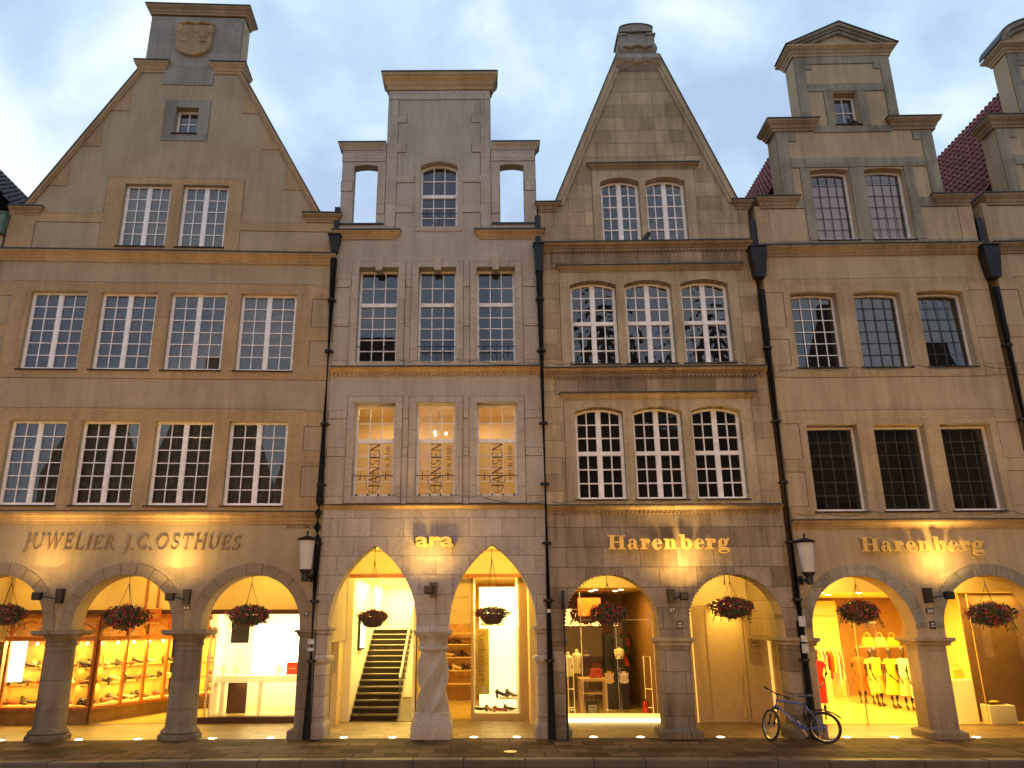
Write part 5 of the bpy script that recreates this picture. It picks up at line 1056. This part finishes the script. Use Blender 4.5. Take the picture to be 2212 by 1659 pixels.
for x, mt, nm_ in ((1.67, 'gold', 'left'), (2.05, 'steel', 'right')):
    P = MB(); q = [(-.12, .08), (-.13, .12), (-.06, .10), (-.05, .15), (.05, .15), (.06, .10), (.13, .12), (.12, .08), (.10, 0), (.13, -.1), (.08, -.13), (0, -.15), (-.08, -.13), (-.13, -.1), (-.10, 0)]
    P.poly([(x+a, 1.07+b) for a, b in q], [], 2.80, 2.82); h = P.build('door_handle', M(mt), o); MB().box(x-.045, x-.015, 2.79, 2.799, 1.01, 1.13).box(x+.015, x+.045, 2.79, 2.799, 1.01, 1.13).box(x-.015, x+.015, 2.79, 2.799, 1.06, 1.08).build('emblem', M('whitewall' if mt == 'gold' else 'gold'), h)
for s, x, d in ((1, .62, 'left'), (-1, 2.80, 'right')):
    P = empty('security_gate', W2(3, x, 3.05, .02), R(-1.33), 'tall glowing shop security gate on the %s inside the glass door' % d, 'security gate', 'security gates'); mb = MB().tube([(0, 0, 0), (0, 0, 1.55), (s*.16, .1, 1.55), (s*.16, .1, 0)], .018, 8).tube([(0, 0, .75), (s*.16, .1, .75)], .014, 6).tube([(0, 0, .3), (s*.16, .1, .3)], .014, 6); mb.build('frame', plain('gate_plastic', (.8, .7, .4), .4, emit=(1, .66, .2), estr=.45), P)
panel(H3, 'shop_rack', .50, .80, 4.4, 7.6, 1.22, 1.24, 'brown'); panel(H3, 'shop_rack', .50, .80, 4.4, 7.6, 1.69, 1.71, 'brown'); panel(H3, 'shop_rack', 2.05, 2.95, 6.35, 7.4, 1.15, 1.19, 'brown')
panel(H3, 'orange_panel', 1.1, 1.75, 4.5, 4.55, 2.6, 3.1, 'orange'); panel(H3, 'shop_cabinet', 1.95, 2.6, 5.6, 6.3, .03, 2.1, 'black'); panel(H3, 'shop_rack', .35, .5, 4.4, 7.6, .03, 2.4, 'brown')
P = empty('display_table', W2(3, .95, 3.3, .02), R(-1.33), 'pale wooden display table with shelf inside the glass door', 'table'); MB().box(0, .72, 0, .6, .92, .99).box(.06, .66, .04, .56, .60, .64).build('table_top', M('woodlight'), P); [MB().box(x, x+.06, y, y+.06, 0, .918).build('leg', M('woodlight'), P) for x in (0, .66) for y in (0, .54)]
MATS['redfab'] = plain('red_leather', (.40, .03, .02), .45, noise=.2); MATS['greybag'] = plain('striped_grey_fabric', (.10, .13, .13), .6, noise=.3, scale=20)
def bag(loc, rz, label, mat, s=1, group=None, cat='handbag'):
    P = empty('handbag', loc, rz, label, cat, group); mb = MB(); mb.rings([[(x*s, y*s, z*s) for x, y, z in rect4(-.17, .17, -.07, .07, 0)], [(x*s, y*s, z*s) for x, y, z in rect4(-.18, .18, -.075, .075, .06)], [(x*s, y*s, z*s) for x, y, z in rect4(-.14, .14, -.04, .04, .24)], [(x*s, y*s, z*s) for x, y, z in rect4(-.13, .13, -.02, .02, .25)]]); mb.build('bag_body', M(mat), P)
    for y in (-.03, .03): MB().tube([(-.09*s, y*s, .22*s), (-.07*s, y*s, .34*s), (0, y*s, .39*s), (.07*s, y*s, .34*s), (.09*s, y*s, .22*s)], .009*s, 6).build('handle', M(mat), P)
    return P
for k in range(14):
    col_ = ('black', 'brown', 'redfab', 'greybag')[k*3 % 4]; side = k % 7; lev = k//7
    bag(W2(3, .62 if k % 2 else 2.2+.12*side, 4.6+.42*side, (1.25, 1.72)[lev] if k % 2 else (1.2, 1.75)[lev]), R(75 if k % 2 else 10), '%s bag, number %d on the %s rack inside the glass door' % (('black', 'brown', 'red', 'grey')[k*3 % 4], side+1, ('lower', 'upper')[lev]), col_, .95, 'bags on the racks of the bag shop')
bag(W2(3, 1.42, 3.55, 1.012), R(10), 'red leather bag on the pale display table', 'redfab', .95)
P = empty('suitcase', W2(3, 1.27, 3.42, .02), R(-1.33), 'small striped grey trolley case under the display table', 'suitcase'); mb = MB(); mb.poly([(-.15, .04), (.15, .04), (.15, .34), (.10, .42), (-.10, .42), (-.15, .34)], [], -.09, .09); mb.build('case', M('black'), P); mb = MB(); [mb.box(-.12, .12, -.098, -.092, .08+.035*k, .095+.035*k) for k in range(8)]; mb.build('stripes', M('platewhite'), P); MB().tube([(-.06, .06, .42), (-.06, .06, .56), (.06, .06, .56), (.06, .06, .42)], .01, 6).build('handle', M('steel'), P)
MATS['extred'] = plain('extinguisher_red', (.62, .03, .015), .3)
P = empty('fire_extinguisher', W2(3, 2.62, 3.15, .02), 0, 'red fire extinguisher standing on the floor inside the glass door', 'fire extinguisher'); MB().lathe((0, 0, 0), [(.07, 0), (.075, .02), (.075, .36), (.05, .42), (.025, .44), (.02, .47)], 16).build('cylinder', M('extred'), P, smooth=True); MB().box(-.05, .04, -.015, .015, .47, .50).tube([(.02, 0, .46), (.09, 0, .40), (.09, 0, .2)], .012, 6).build('valve', M('black'), P)
for k, (x, y, z, s) in enumerate(((.72, 4.0, 1.0, .9), (1.0, 4.4, 1.05, .9), (1.25, 4.2, 1.02, .8), (2.28, 5.0, 1.15, .9))):
    P = empty('dress_form', W2(3, x, y, .02), 0, 'small pale dress form %s' % ('at the far left inside the glass door', 'behind the display table, left', 'behind the display table, right', 'before the black cabinet')[k], 'dress form', 'dress forms in the bag shop')
    MB().lathe((0, 0, z), [(.12, 0), (.13, .1), (.10, .25), (.15, .42), (.14, .5), (.05, .55), (.045, .62), (.01, .64)], 14, sy=.65).build('torso', M('jewel' if k != 2 else 'brown'), P, smooth=True); MB().tube([(0, 0, .02), (0, 0, z)], .02).lathe((0, 0, 0), [(.16, 0), (.16, .02), (.02, .04)], 14).build('stand', M('steel'), P)
# ochre door and its surroundings
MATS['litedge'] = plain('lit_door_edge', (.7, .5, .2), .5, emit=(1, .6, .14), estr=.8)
panel(H3, 'door_wall', 3.88, 5.95, 2.8, 2.9, .0, 2.86, 'creamdark'); panel(H3, 'fascia', 5.6, 5.98, 2.8, 2.9, 2.86, 3.8, 'cream'); MB().box(4.26, 5.20, 2.755, 2.80, .01, 2.86).build('door', M('creamdark'), H3); dr = [o for o in H3.children if o.name.startswith('door') and not o.name.startswith('door_')][0]
MB().tube([(5.05, 2.69, .12), (5.05, 2.69, 1.38)], .02, 8).tube([(5.05, 2.69, .3), (5.05, 2.75, .3)], .012).tube([(5.05, 2.69, 1.2), (5.05, 2.75, 1.2)], .012).build('door_handle', M('gold'), dr)
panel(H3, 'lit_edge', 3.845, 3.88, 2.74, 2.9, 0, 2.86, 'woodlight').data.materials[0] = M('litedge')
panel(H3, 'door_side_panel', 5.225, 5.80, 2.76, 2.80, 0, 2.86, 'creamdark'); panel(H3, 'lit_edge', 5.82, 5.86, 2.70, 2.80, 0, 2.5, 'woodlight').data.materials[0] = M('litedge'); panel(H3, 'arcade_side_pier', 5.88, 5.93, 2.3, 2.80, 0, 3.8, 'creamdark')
MATS['plateglass'] = plain('bronze_plate', (.30, .20, .09), .4)
P = empty('notice_plate', W2(3, 5.30, 2.74, 1.42), R(-1.33), 'bronze notice plate with a small roof emblem beside the ochre door', 'notice'); MB().box(0, .30, -.012, .0, 0, .60).build('plate', M('plateglass'), P); mb = MB(); mb.poly([(.09, .48), (.15, .53), (.21, .48), (.21, .46), (.15, .51), (.09, .46)], [], -.016, -.012); [mb.box(.03, .27, -.016, -.0125, z, z+.01) for z in (.40, .36, .24)]; mb.build('writing', M('brown'), P)
lamp('SPOT', (4.72, 2.30, 3.30), 210, LW, .04, rot=(R(32), 0, 0), spot=62, blend=.8, parent=H3); MB().lathe((4.72, 2.30, 3.72), [(.06, 0), (.06, .07)], 14).build('downlight', M('bulb'), H3)
MB().tube([(4.72, 2.30, 3.72), (4.72, 2.30, 3.36)], .03, 8).build('lamp_stem', M('black'), H3)
# --- house 4: fashion shop
MATS['brown2'] = plain('dark_brown_backdrop', (.15, .08, .035), .6, noise=.2, scale=2)
room(H4, .30, 7.9, 2.40, 9.8, 3.2, 'shopwall', back='brownwall')
panel(H4, 'fascia', .30, 7.2, 2.35, 2.45, 3.16, 3.8, 'cream')
lamp('AREA', (2.0, 4.2, 3.12), 520, LW, 2.6, parent=H4, size_y=2.0); lamp('AREA', (4.6, 6.6, 3.12), 520, LW, 2.6, parent=H4, size_y=2.0); lamp('AREA', (6.2, 2.6, 3.1), 34, LW, 1.2, parent=H4, size_y=.3); lamp('AREA', (4.8, 3.0, 3.12), 120, LW, .8, parent=H4, size_y=.5)
mb = MB()
for x in (1.0, 1.9, 2.9):
    for y in (3.2, 5.2, 7.4): mb.lathe((x, y, 3.17), [(.07, -.0), (.07, .02)], 12)
mb.build('ceiling_spot', M('bulb'), H4)
o = MB().box(.85, .87, 2.36, 2.38, 0, 2.58).box(2.29, 2.32, 2.36, 2.39, 0, 2.58).box(.3, 2.32, 2.36, 2.38, 2.57, 2.59).box(3.86, 3.98, 2.36, 2.44, 0, 3.16).box(5.26, 5.28, 2.36, 2.38, 0, 3.16).build('shop_front', M('gold'), H4); MB().add([(.3, 2.37, 0.01), (7.2, 2.37, 0.01), (7.2, 2.37, 3.16), (.3, 2.37, 3.16)], [(0, 1, 2, 3)]).build('pane', M('shopglass'), o)
panel(H4, 'column_panel', 2.55, 2.85, 7.6, 7.9, .02, 3.1, 'brownwall'); panel(H4, 'shop_counter', 2.2, 3.35, 6.9, 7.4, .02, .98, 'shopwall'); panel(H4, 'pale_back_panel', .4, 4.9, 9.6, 9.7, .02, 3.1, 'shopwall'); panel(H4, 'brown_backdrop', 5.32, 7.2, 2.85, 2.88, .02, 3.15, 'brown2'); panel(H4, 'backdrop_ledge', 5.32, 7.2, 2.40, 2.84, .0, .02, 'shopwall'); panel(H4, 'yellow_board', .9, 1.25, 8.0, 8.05, 1.5, 2.2, 'reduz')
panel(H4, 'bag_shelf', 5.1, 6.5, 8.6, 9.0, 1.60, 1.63, 'woodlight')
P = empty('inner_shop_sign', W2(4, 2.36, 2.9, 2.36), R(-1.38), 'small pale shop lettering hanging inside above the orange dress', 'sign'); MB().box(0, .82, 0, .012, 0, .14).build('board', M('brownwall'), P); text(P, 'letters', 'gerry weber', .03, .03, -.004, .11, 'whitewall', .004, .003, width=.76)
def plinth(x0, x1, y0, y1, h, lab):
    P = empty('display_plinth', W2(4, x0, y0, .02), R(-1.38), lab, 'plinth', 'white plinths in the fashion shop'); MB().rings([rect4(0, x1-x0, 0, y1-y0, 0), rect4(0, x1-x0, 0, y1-y0, h-.01), rect4(.008, x1-x0-.008, .008, y1-y0-.008, h)]).build('block', M('whitewall'), P)
plinth(4.55, 5.20, 2.65, 3.3, 1.0, 'tall white plinth carrying a yellow handbag right of the last pillar'); plinth(5.36, 6.0, 2.42, 2.80, .42, 'low white plinth with a folded yellow bag at the right edge')
MATS['yellowbag'] = plain('yellow_leather', (.62, .42, .05), .4)
bag(W2(4, 4.98, 2.9, 1.025), R(5), 'yellow handbag on the tall white plinth', 'yellowbag', .95)
P = empty('folded_bag', W2(4, 5.62, 2.62, .445), R(10), 'flat folded yellow bag on a brown tray on the low white plinth', 'bag'); MB().box(-.2, .2, -.12, .12, 0, .02).build('tray', M('brown'), P); mb = MB().ell((0, 0, .055), (.14, .08, .035)); mb.build('bag_body', M('yellowbag'), P)
for k, (x, z, m_) in enumerate(((4.95, 1.64, 'yellowbag'), (5.35, 1.64, 'woodlight'), (5.75, 1.64, 'yellowbag'))): bag(W2(4, x+.5, 8.75, z), 0, ('yellow handbag, leftmost on the shelf behind the mannequins', 'tan handbag in the middle of the shelf behind the mannequins', 'yellow handbag, rightmost on the shelf behind the mannequins')[k], m_, 1.1)
for k, x in enumerate((2.75, 3.0, 3.22)): bag(W2(4, x, 7.1, .99), R(k*20), 'pale yellow bag on the long counter, %s of three' % ('leftmost', 'middle', 'rightmost')[k], 'woodlight', .9)
MATS['garment'] = plain('hanging_garments', (.5, .42, .3), .9, noise=.5, scale=6)
P = empty('clothes_rail', W2(4, 3.4, 9.0, .02), R(-1.38), 'clothes rail with pale garments at the back left of the fashion shop', 'clothes rail'); MB().tube([(0, 0, 0), (0, 0, 1.5), (1.3, 0, 1.5), (1.3, 0, 0)], .02, 8).build('rail', M('steel'), P)
for k in range(9):
    mb = MB(); x = .12+.13*k; l = .7+.2*((k*5) % 3); mb.rings([[(x-.02, -.2, 1.48-l), (x+.03, -.2, 1.48-l), (x+.03, .2, 1.48-l), (x-.02, .2, 1.48-l)], [(x-.01, -.21, 1.3), (x+.02, -.21, 1.3), (x+.02, .21, 1.3), (x-.01, .21, 1.3)], [(x-.005, -.04, 1.46), (x+.01, -.04, 1.46), (x+.01, .04, 1.46), (x-.005, .04, 1.46)]]); mb.build('garment', M(('garment', 'whitewall', 'reduz', 'red')[k*3 % 4]), P)
# ================================================================ arcade lights
for P, xs, y, z, e in ((H1, (1.4, 4.3, 7.1), 1.7, 3.9, 60), (H2, (.9, 2.67, 4.5), 1.6, 4.24, 62), (H3, (1.4, 4.25), 1.7, 3.74, 50), (H4, (1.5, 4.5), 1.5, 3.74, 60)):
    for x in xs:
        MB().lathe((x, y, z), [(.09, 0), (.09, .045)], 14).build('ceiling_lamp', M('bulb'), P); lamp('POINT', (x, y, z-.15), e, LW, .08, parent=P)
# ================================================================ shoes
MATS['shoeb'] = plain('black_shoe', (.03, .02, .018), .3); MATS['shoet'] = plain('tan_shoe', (.20, .09, .03), .35); MATS['shoec'] = plain('cream_shoe', (.62, .5, .3), .35)
MATS['shoer'] = plain('red_shoe', (.22, .03, .02), .35)
def shoe_mesh(mat, heel):
    mb = MB(); rs = []
    for t, w_, zt, zb in ((0, .012, .085, .03+heel), (.08, .034, .105, .03+heel), (.22, .036, .10, .02+heel*.8), (.42, .034, .075, .01+heel*.35), (.62, .044, .055, .004), (.82, .04, .042, .002), (.95, .024, .03, .004), (1, .008, .02, .008)):
        x = -.13+.26*t; zt += heel*(1-t)*.8; rs.append([(x, w_*math.cos(a), (zt+zb)/2+(zt-zb)/2*math.sin(a)) for a in [2*math.pi*k/10 for k in range(10)]])
    mb.rings(rs); mb.box(-.125, -.085, -.02, .02, 0, .04+heel)
    mb.ell((-.085, 0, .10+heel*.8), (.035, .025, .012))
    me = bpy.data.meshes.new('shoe'); me.from_pydata(mb.v, [], mb.f); me.update(); me.materials.append(M(mat)); me.polygons.foreach_set('use_smooth', [True]*len(me.polygons)); return me
sm = [shoe_mesh('shoeb', .05), shoe_mesh('shoet', .015), shoe_mesh('shoec', .04), shoe_mesh('shoer', .0)]; cn = ['black heeled', 'tan flat', 'cream heeled', 'red flat']
for n_, (P, loc, ang, where, sh, k) in enumerate(SHOES):
    v = (0, 1, 0, 2, 0, 3, 0)[(n_*3+k) % 7]; o = bpy.data.objects.new('shoe', sm[v]); COL.objects.link(o); i = {H1: 1, H2: 2}[P]
    o.location = W2(i, *loc); o.rotation_euler = (0, R(-8 if n_ % 3 else -20), ang+R(HO[i-1][2])+R((n_*53) % 100-50)); o.scale = (1.5,)*3
    tag(o, '%s shoe, number %d from left, %s shelf of the %s' % (cn[v], k, sh, where), 'shoe', 'shoes on display')
# ================================================================ mannequins and a person
MATS['mskin'] = plain('dark_mannequin', (.05, .025, .015), .35); MATS['orangedress'] = plain('orange_red_cloth', (.75, .09, .01), .8); MATS['reddress'] = plain('red_cloth', (.55, .015, .01), .8); MATS['yellowdress'] = plain('yellow_cloth', (.85, .62, .05), .8); MATS['patterned'] = plain('patterned_yellow_cloth', (.62, .45, .12), .8, noise=.6, scale=18); MATS['whitecloth'] = plain('white_cloth', (.85, .8, .65), .8); MATS['darkcloth'] = plain('dark_cloth', (.03, .028, .03), .85); MATS['skin'] = plain('skin', (.45, .25, .17), .6)
def figure(name, loc, rz, label, cat, H, dress, skin='mskin', skirt=(.40, .17), flare=1.0, top=None, arms=(.1, .25), group=None, trousers=False):
    P = empty(name, loc, rz, label, cat, group); s = H/1.75; mb = MB()
    def E(rows, n=16):
        return [[(cx*s+rx*s*math.cos(2*math.pi*k/n), cy*s+ry*s*math.sin(2*math.pi*k/n), z*s) for k in range(n)] for z, rx, ry, cx, cy in rows]
    mb.rings(E([(.86, .155, .10, 0, 0), (.95, .165, .105, 0, 0), (1.08, .12, .085, 0, 0), (1.22, .145, .10, 0, -.005), (1.36, .165, .09, 0, 0), (1.42, .12, .07, 0, 0), (1.46, .05, .05, 0, 0), (1.53, .045, .048, 0, -.01), (1.56, .05, .06, 0, -.02), (1.60, .068, .085, 0, -.02), (1.66, .076, .095, 0, -.012), (1.71, .065, .08, 0, 0), (1.745, .03, .04, 0, 0)]))
    mb.ell((0, -.11*s, 1.62*s), (.012*s, .018*s, .022*s), 8, 6)
    for sg, a in ((-1, arms[0]), (1, arms[1])):
        mb.tube([(sg*.15*s, 0, 1.38*s), (sg*.19*s, 0, 1.33*s), (sg*.215*s, .01*s, 1.12*s), (sg*(.22-a*.3)*s, -a*.5*s, .93*s), (sg*(.21-a*.6)*s, -a*s, .80*s), (sg*(.20-a*.7)*s, -a*1.1*s, .72*s)], [.04*s, .045*s, .036*s, .028*s, .022*s, .012*s], 8)
        x = sg*.085; mb.tube([(x*s, 0, .90*s), (x*1.05*s, -.01*s, .50*s), (x*1.0*s, .015*s, .28*s), (x*.9*s, .0, .08*s)], [.085*s, .055*s, .048*s, .03*s], 10); mb.ell((x*.9*s, -.05*s, .045*s), (.035*s, .11*s, .04*s), 8, 6)
    mb.build('figure_body', M(skin), P, smooth=True)
    mb = MB(); zb, wb = skirt
    if trousers:
        for sg in (-1, 1): mb.tube([(sg*.085*s, 0, .95*s), (sg*.09*s, -.01*s, .5*s), (sg*.088*s, .01*s, .06*s)], [.10*s, .075*s, .06*s], 10)
        mb.rings(E([(.80, .19, .13, 0, 0), (1.0, .18, .125, 0, 0), (1.2, .17, .12, 0, 0), (1.38, .19, .105, 0, 0), (1.44, .10, .075, 0, 0)]))
        for sg in (-1, 1): mb.tube([(sg*.17*s, 0, 1.38*s), (sg*.22*s, 0, 1.1*s), (sg*.21*s, -.08*s, .82*s)], [.06*s, .055*s, .04*s], 8)
    else:
        n = 28; rows = E([(zb, wb*flare, wb*.72*flare, 0, 0), (.80, .175, .118, 0, 0), (.95, .172, .112, 0, 0), (1.08, .128, .092, 0, 0), (1.22, .155, .108, 0, -.005), (1.36, .175, .098, 0, 0), (1.425, .125, .078, 0, 0)], n)
        if flare > 1.1: rows[0] = [(x*(1+.06*math.sin(k*1.35)), y*(1+.06*math.sin(k*1.35)), z) for k, (x, y, z) in enumerate(rows[0])]
        mb.rings(rows)
        for sg in (-1, 1): mb.tube([(sg*.13*s, 0, 1.40*s), (sg*.20*s, 0, 1.27*s)], [.055*s, .055*s], 10)
    mb.build('dress' if not trousers else 'clothes', M(dress), P, smooth=True)
    if top: mb = MB(); mb.rings(E([(.90, .20, .135, 0, 0), (1.08, .16, .115, 0, 0), (1.22, .175, .12, 0, -.005), (1.37, .185, .105, 0, 0), (1.43, .12, .08, 0, 0)])); [mb.tube([(sg*.15*s, 0, 1.39*s), (sg*.215*s, 0, 1.18*s)], [.06*s, .055*s], 10) for sg in (-1, 1)]; mb.build('top', M(top), P, smooth=True)
    return P
G_ = 'mannequins in the fashion shop'
figure('mannequin', (8.84, 3.0, .02), R(-25), 'mannequin in a plain red dress, half hidden by the pillar behind the bicycle', 'mannequin', 1.76, 'reddress', group=G_, arms=(.1, .3))
figure('mannequin', (11.83, 7.05, .02), R(-20), 'mannequin in an orange-red dress, leftmost of the row', 'mannequin', 1.64, 'orangedress', group=G_, arms=(.28, .1))
figure('mannequin', (12.02, 6.65, .02), R(0), 'mannequin in a long patterned dress between the orange and the yellow one', 'mannequin', 1.60, 'patterned', group=G_, skirt=(.28, .12))
figure('mannequin', (11.91, 6.15, .02), R(15), 'mannequin in a short-sleeved patterned yellow dress', 'mannequin', 1.66, 'patterned', group=G_, flare=1.2, arms=(.1, .3), top='yellowdress')
figure('mannequin', (12.08, 5.60, .02), R(10), 'mannequin in a flared plain yellow dress', 'mannequin', 1.66, 'yellowdress', group=G_, flare=1.55, arms=(.28, .3))
figure('mannequin', (12.20, 5.05, .02), R(-10), 'mannequin in a white jacket and pale skirt', 'mannequin', 1.70, 'woodlight', group=G_, flare=1.25, top='whitecloth')
figure('mannequin', (12.12, 4.35, .02), R(-30), 'mannequin in white at the right end of the row, beside the last pillar', 'mannequin', 1.70, 'whitecloth', group=G_)
figure('person', W2(1, 5.22, 4.9, .015), R(60), 'person in dark clothes behind the second column, only a leg showing', 'person', 1.75, 'darkcloth', skin='skin', trousers=True)
# ================================================================ bicycle
def bicycle():
    MATS['rubber'] = plain('tyre_rubber', (.018, .016, .015), .75, bump=.5, scale=60); MATS['alloy'] = plain('alloy', (.55, .53, .5), .28, .9); MATS['bblue'] = plain('blue_frame_paint', (.04, .09, .36), .3, noise=.05); MATS['amber'] = plain('amber_reflector', (.8, .25, .02), .3, emit=(1, .3, .03), estr=.4)
    rear = Vector((7.27, -.86, 0)); fr = Vector((6.23, -.40, 0)); d = (fr-rear).normalized(); rz = math.atan2(d.y, d.x)
    P = empty('bicycle', rear, 0, 'blue mountain bike leaning on the pillar and downpipe between the last two houses', 'bicycle'); P.rotation_euler = (R(-9), 0, rz)
    # local: x forward, z up; lean towards +world y = local -y
    RW = .325
    def wheel(name, c, rot=None, parent=P):
        w_ = empty(name); w_.parent = parent; w_.location = c
        if rot: w_.rotation_euler = rot
        def torus(Rr, r, n=48, m=8, fl=1):
            mb = MB(); rs = []
            for i in range(n+1):
                a = 2*math.pi*i/n; rs.append([((Rr+r*math.cos(2*math.pi*j/m))*math.cos(a), r*fl*math.sin(2*math.pi*j/m), (Rr+r*math.cos(2*math.pi*j/m))*math.sin(a)) for j in range(m)])
            return mb.rings(rs, cap=False)
        torus(RW-.027, .029).build('tyre', M('rubber'), w_, smooth=True); torus(RW-.056, .011, fl=1.2).build('rim', M('alloy'), w_, smooth=True)
        mb = MB()
        for i in range(28):
            a = 2*math.pi*i/28; s_ = 1 if i % 2 else -1; mb.tube([(.018*math.cos(a+.9*s_), .03*s_, .018*math.sin(a+.9*s_)), ((RW-.06)*math.cos(a), 0, (RW-.06)*math.sin(a))], .0013, 4)
        mb.lathe((0, -.045, 0), [(.018, 0), (.022, -.01), (.014, -.045), (.022, -.08), (.018, -.09)], 12, rot=Matrix.Rotation(R(90), 3, 'X')); mb.build('spokes', M('alloy'), w_)
        return w_
    rh, bb, st, fh = Vector((0, 0, RW)), Vector((.44, 0, .29)), Vector((.34, 0, .80)), Vector((1.08, 0, RW))
    ht, hb = Vector((.885, 0, .86)), Vector((.93, 0, .72))
    wheel('rear_wheel', rh)
    mb = MB(); T_ = mb.tube
    T_([hb+Vector((-.01, 0, .02)), bb], .022, 10); T_([ht+Vector((0, 0, -.02)), st+Vector((0, 0, -.03))], .018, 10); T_([st+Vector((-.006, 0, .03)), bb], .017, 10); T_([ht, hb], .024, 10)
    for s_ in (-1, 1):
        T_([st+Vector((0, s_*.02, -.05)), Vector((.17, s_*.045, .53)), rh+Vector((0, s_*.06, 0))], .009, 8); T_([bb+Vector((0, s_*.03, 0)), rh+Vector((0, s_*.06, 0))], .010, 8)
    mb.build('frame', M('bblue'), P, smooth=True)
    mb = MB(); rr = random.Random(4); dd = (bb-hb).normalized(); nn = Vector((-dd.z, 0, dd.x))
    for k in range(11):
        q0 = hb+dd*(.08+.030*k); l = rr.uniform(.008, .02); h = rr.uniform(.006, .011)
        for sg in (1, -1): mb.add([q0-nn*h+Vector((0, sg*.0225, 0)), q0+dd*l-nn*h+Vector((0, sg*.0225, 0)), q0+dd*l+nn*h+Vector((0, sg*.0225, 0)), q0+nn*h+Vector((0, sg*.0225, 0))], [(0, 1, 2, 3)])
    mb.build('frame_marking', M('platewhite'), P)
    mb = MB(); mb.tube([st, st+Vector((-.03, 0, .13))], .013, 8); mb.build('seat_post', M('alloy'), P)
    mb = MB(); rs = []
    for x, w_, z, h in ((-.14, .05, .965, .02), (-.10, .075, .975, .03), (-.03, .07, .968, .035), (.04, .035, .958, .03), (.11, .022, .955, .025), (.15, .012, .948, .015)):
        rs.append([(.30+x, w_*math.cos(2*math.pi*k/12), z-.01+h*.6*math.sin(2*math.pi*k/12)) for k in range(12)])
    mb.rings(rs).build('saddle', plain('dark_blue_saddle', (.02, .035, .07), .5), P, smooth=True)
    # cranks, chain
    mb = MB(); rx = Matrix.Rotation(R(90), 3, 'X'); mb.lathe(bb+Vector((0, -.05, 0)), [(.085, 0), (.09, .003), (.085, .006)], 24, rot=rx); mb.tube([bb+Vector((0, -.07, 0)), bb+Vector((.09, -.075, .14))], .010, 8); mb.tube([bb+Vector((0, .07, 0)), bb+Vector((-.09, .075, -.15))], .012, 8); mb.build('crank', M('alloy'), P)
    for s_, q in ((-1, Vector((.09, -.12, .14))), (1, Vector((-.09, .12, -.15)))): MB().box(-.045, .045, -.04, .04, -.012, .012).build('pedal', M('black'), P, loc=bb+q)
    mb = MB(); mb.tube([bb+Vector((0, -.05, .088)), rh+Vector((0, -.05, .04))], .005, 5).tube([bb+Vector((0, -.05, -.088)), rh+Vector((0, -.05, -.05)), rh+Vector((.02, -.05, -.10))], .005, 5); mb.lathe(rh+Vector((0, -.04, 0)), [(.02, -.01), (.055, 0), (.03, .02)], 16, rot=rx); mb.tube([rh, rh+Vector((.04, -.05, -.1))], .012, 6); mb.build('chain', M('dark'), P)
    mb = MB(); mb.tube([Vector((.18, .0, .66)), Vector((.0, 0, .685)), Vector((-.18, 0, .63)), Vector((-.34, 0, .53))], .017, 8); mb.build('mudguard', M('black'), P)
    MB().ell((.12, .0, .12), (.012, .006, .035)).build('reflector', M('amber'), P)
    mb = MB(); mb.ell((.36, -.06, .52), (.05, .03, .07)); mb.tube([(.2, -.06, .62), (.33, -.06, .54), (.36, -.05, .4)], .016, 8); mb.build('lock', M('black'), P)
    # steering assembly
    ax = (hb-ht).normalized(); S = empty('front_assembly'); S.parent = P; S.location = ht
    S.name = 'fork'; bpy.data.objects.remove(S)
    q = Matrix.Rotation(R(-57), 3, -ax)
    def r(v): v = Vector(v); return ht+q @ (v-ht)
    mb = MB()
    for s_ in (-1, 1): mb.tube([r(hb+Vector((0, s_*.065, -.04))), r(fh+Vector((-.015, s_*.06, .02)))], .019, 10); mb.tube([r(fh+Vector((-.06, s_*.06, .22))), r(fh+Vector((0, s_*.06, 0)))], .022, 10)
    mb.tube([r(hb+Vector((.0, -.075, -.04))), r(hb+Vector((0, .075, -.04)))], .022, 10); mb.tube([r(hb), r(hb+Vector((0, 0, -.04)))], .02, 8); mb.build('fork', M('dark'), P, smooth=True)
    fw = wheel('front_wheel', r(fh)); fw.rotation_mode = 'QUATERNION'; fw.rotation_quaternion = q.to_quaternion()
    mb = MB(); st2 = ht+Vector((.02, 0, .12)); mb.tube([r(ht), r(ht+Vector((-.02, 0, .07))), r(ht+Vector((.06, 0, .12)))], .016, 8); mb.build('stem', M('dark'), P)
    bar = [ht+Vector((.06-.05*abs(t)**1.5/.3**1.5, t, .12+.015*abs(t)/.3)) for t in [-.31+.62*k/14 for k in range(15)]]
    hd = (r(ht+Vector((1, 0, 0)))-r(ht)).normalized(); tl = Matrix.Rotation(R(13), 3, hd); c0 = r(ht+Vector((.03, 0, .12)))
    def r2(v): return c0+tl @ (r(v)-c0)
    MB().tube([r2(v) for v in bar], .013, 8).build('handlebar', M('dark'), P, smooth=True)
    for s_ in (-1, 1):
        e = [v for v in (bar[-3:] if s_ > 0 else bar[:3])]; MB().tube([r2(v) for v in e], .019, 8).build('grip', M('rubber'), P); c = bar[-4] if s_ > 0 else bar[3]
        mb = MB(); mb.ell(r2(c+Vector((.02, 0, -.02))), (.028, .028, .022)); mb.tube([r2(c+Vector((.02, 0, -.02))), r2(c+Vector((.07, s_*.04, -.05))), r2(c+Vector((.08, s_*.12, -.05)))], .006, 6); mb.tube([r2(c+Vector((.02, 0, -.02))), r2(c+Vector((.10, -s_*.08, -.08))), r(ht+Vector((.05, 0, -.06)))], .0035, 5); mb.build('brake_lever', M('alloy'), P)
    MB().ell(r(hb+Vector((.07, 0, -.02))), (.03, .03, .03)).build('front_lamp', M('platewhite'), P)
bicycle()
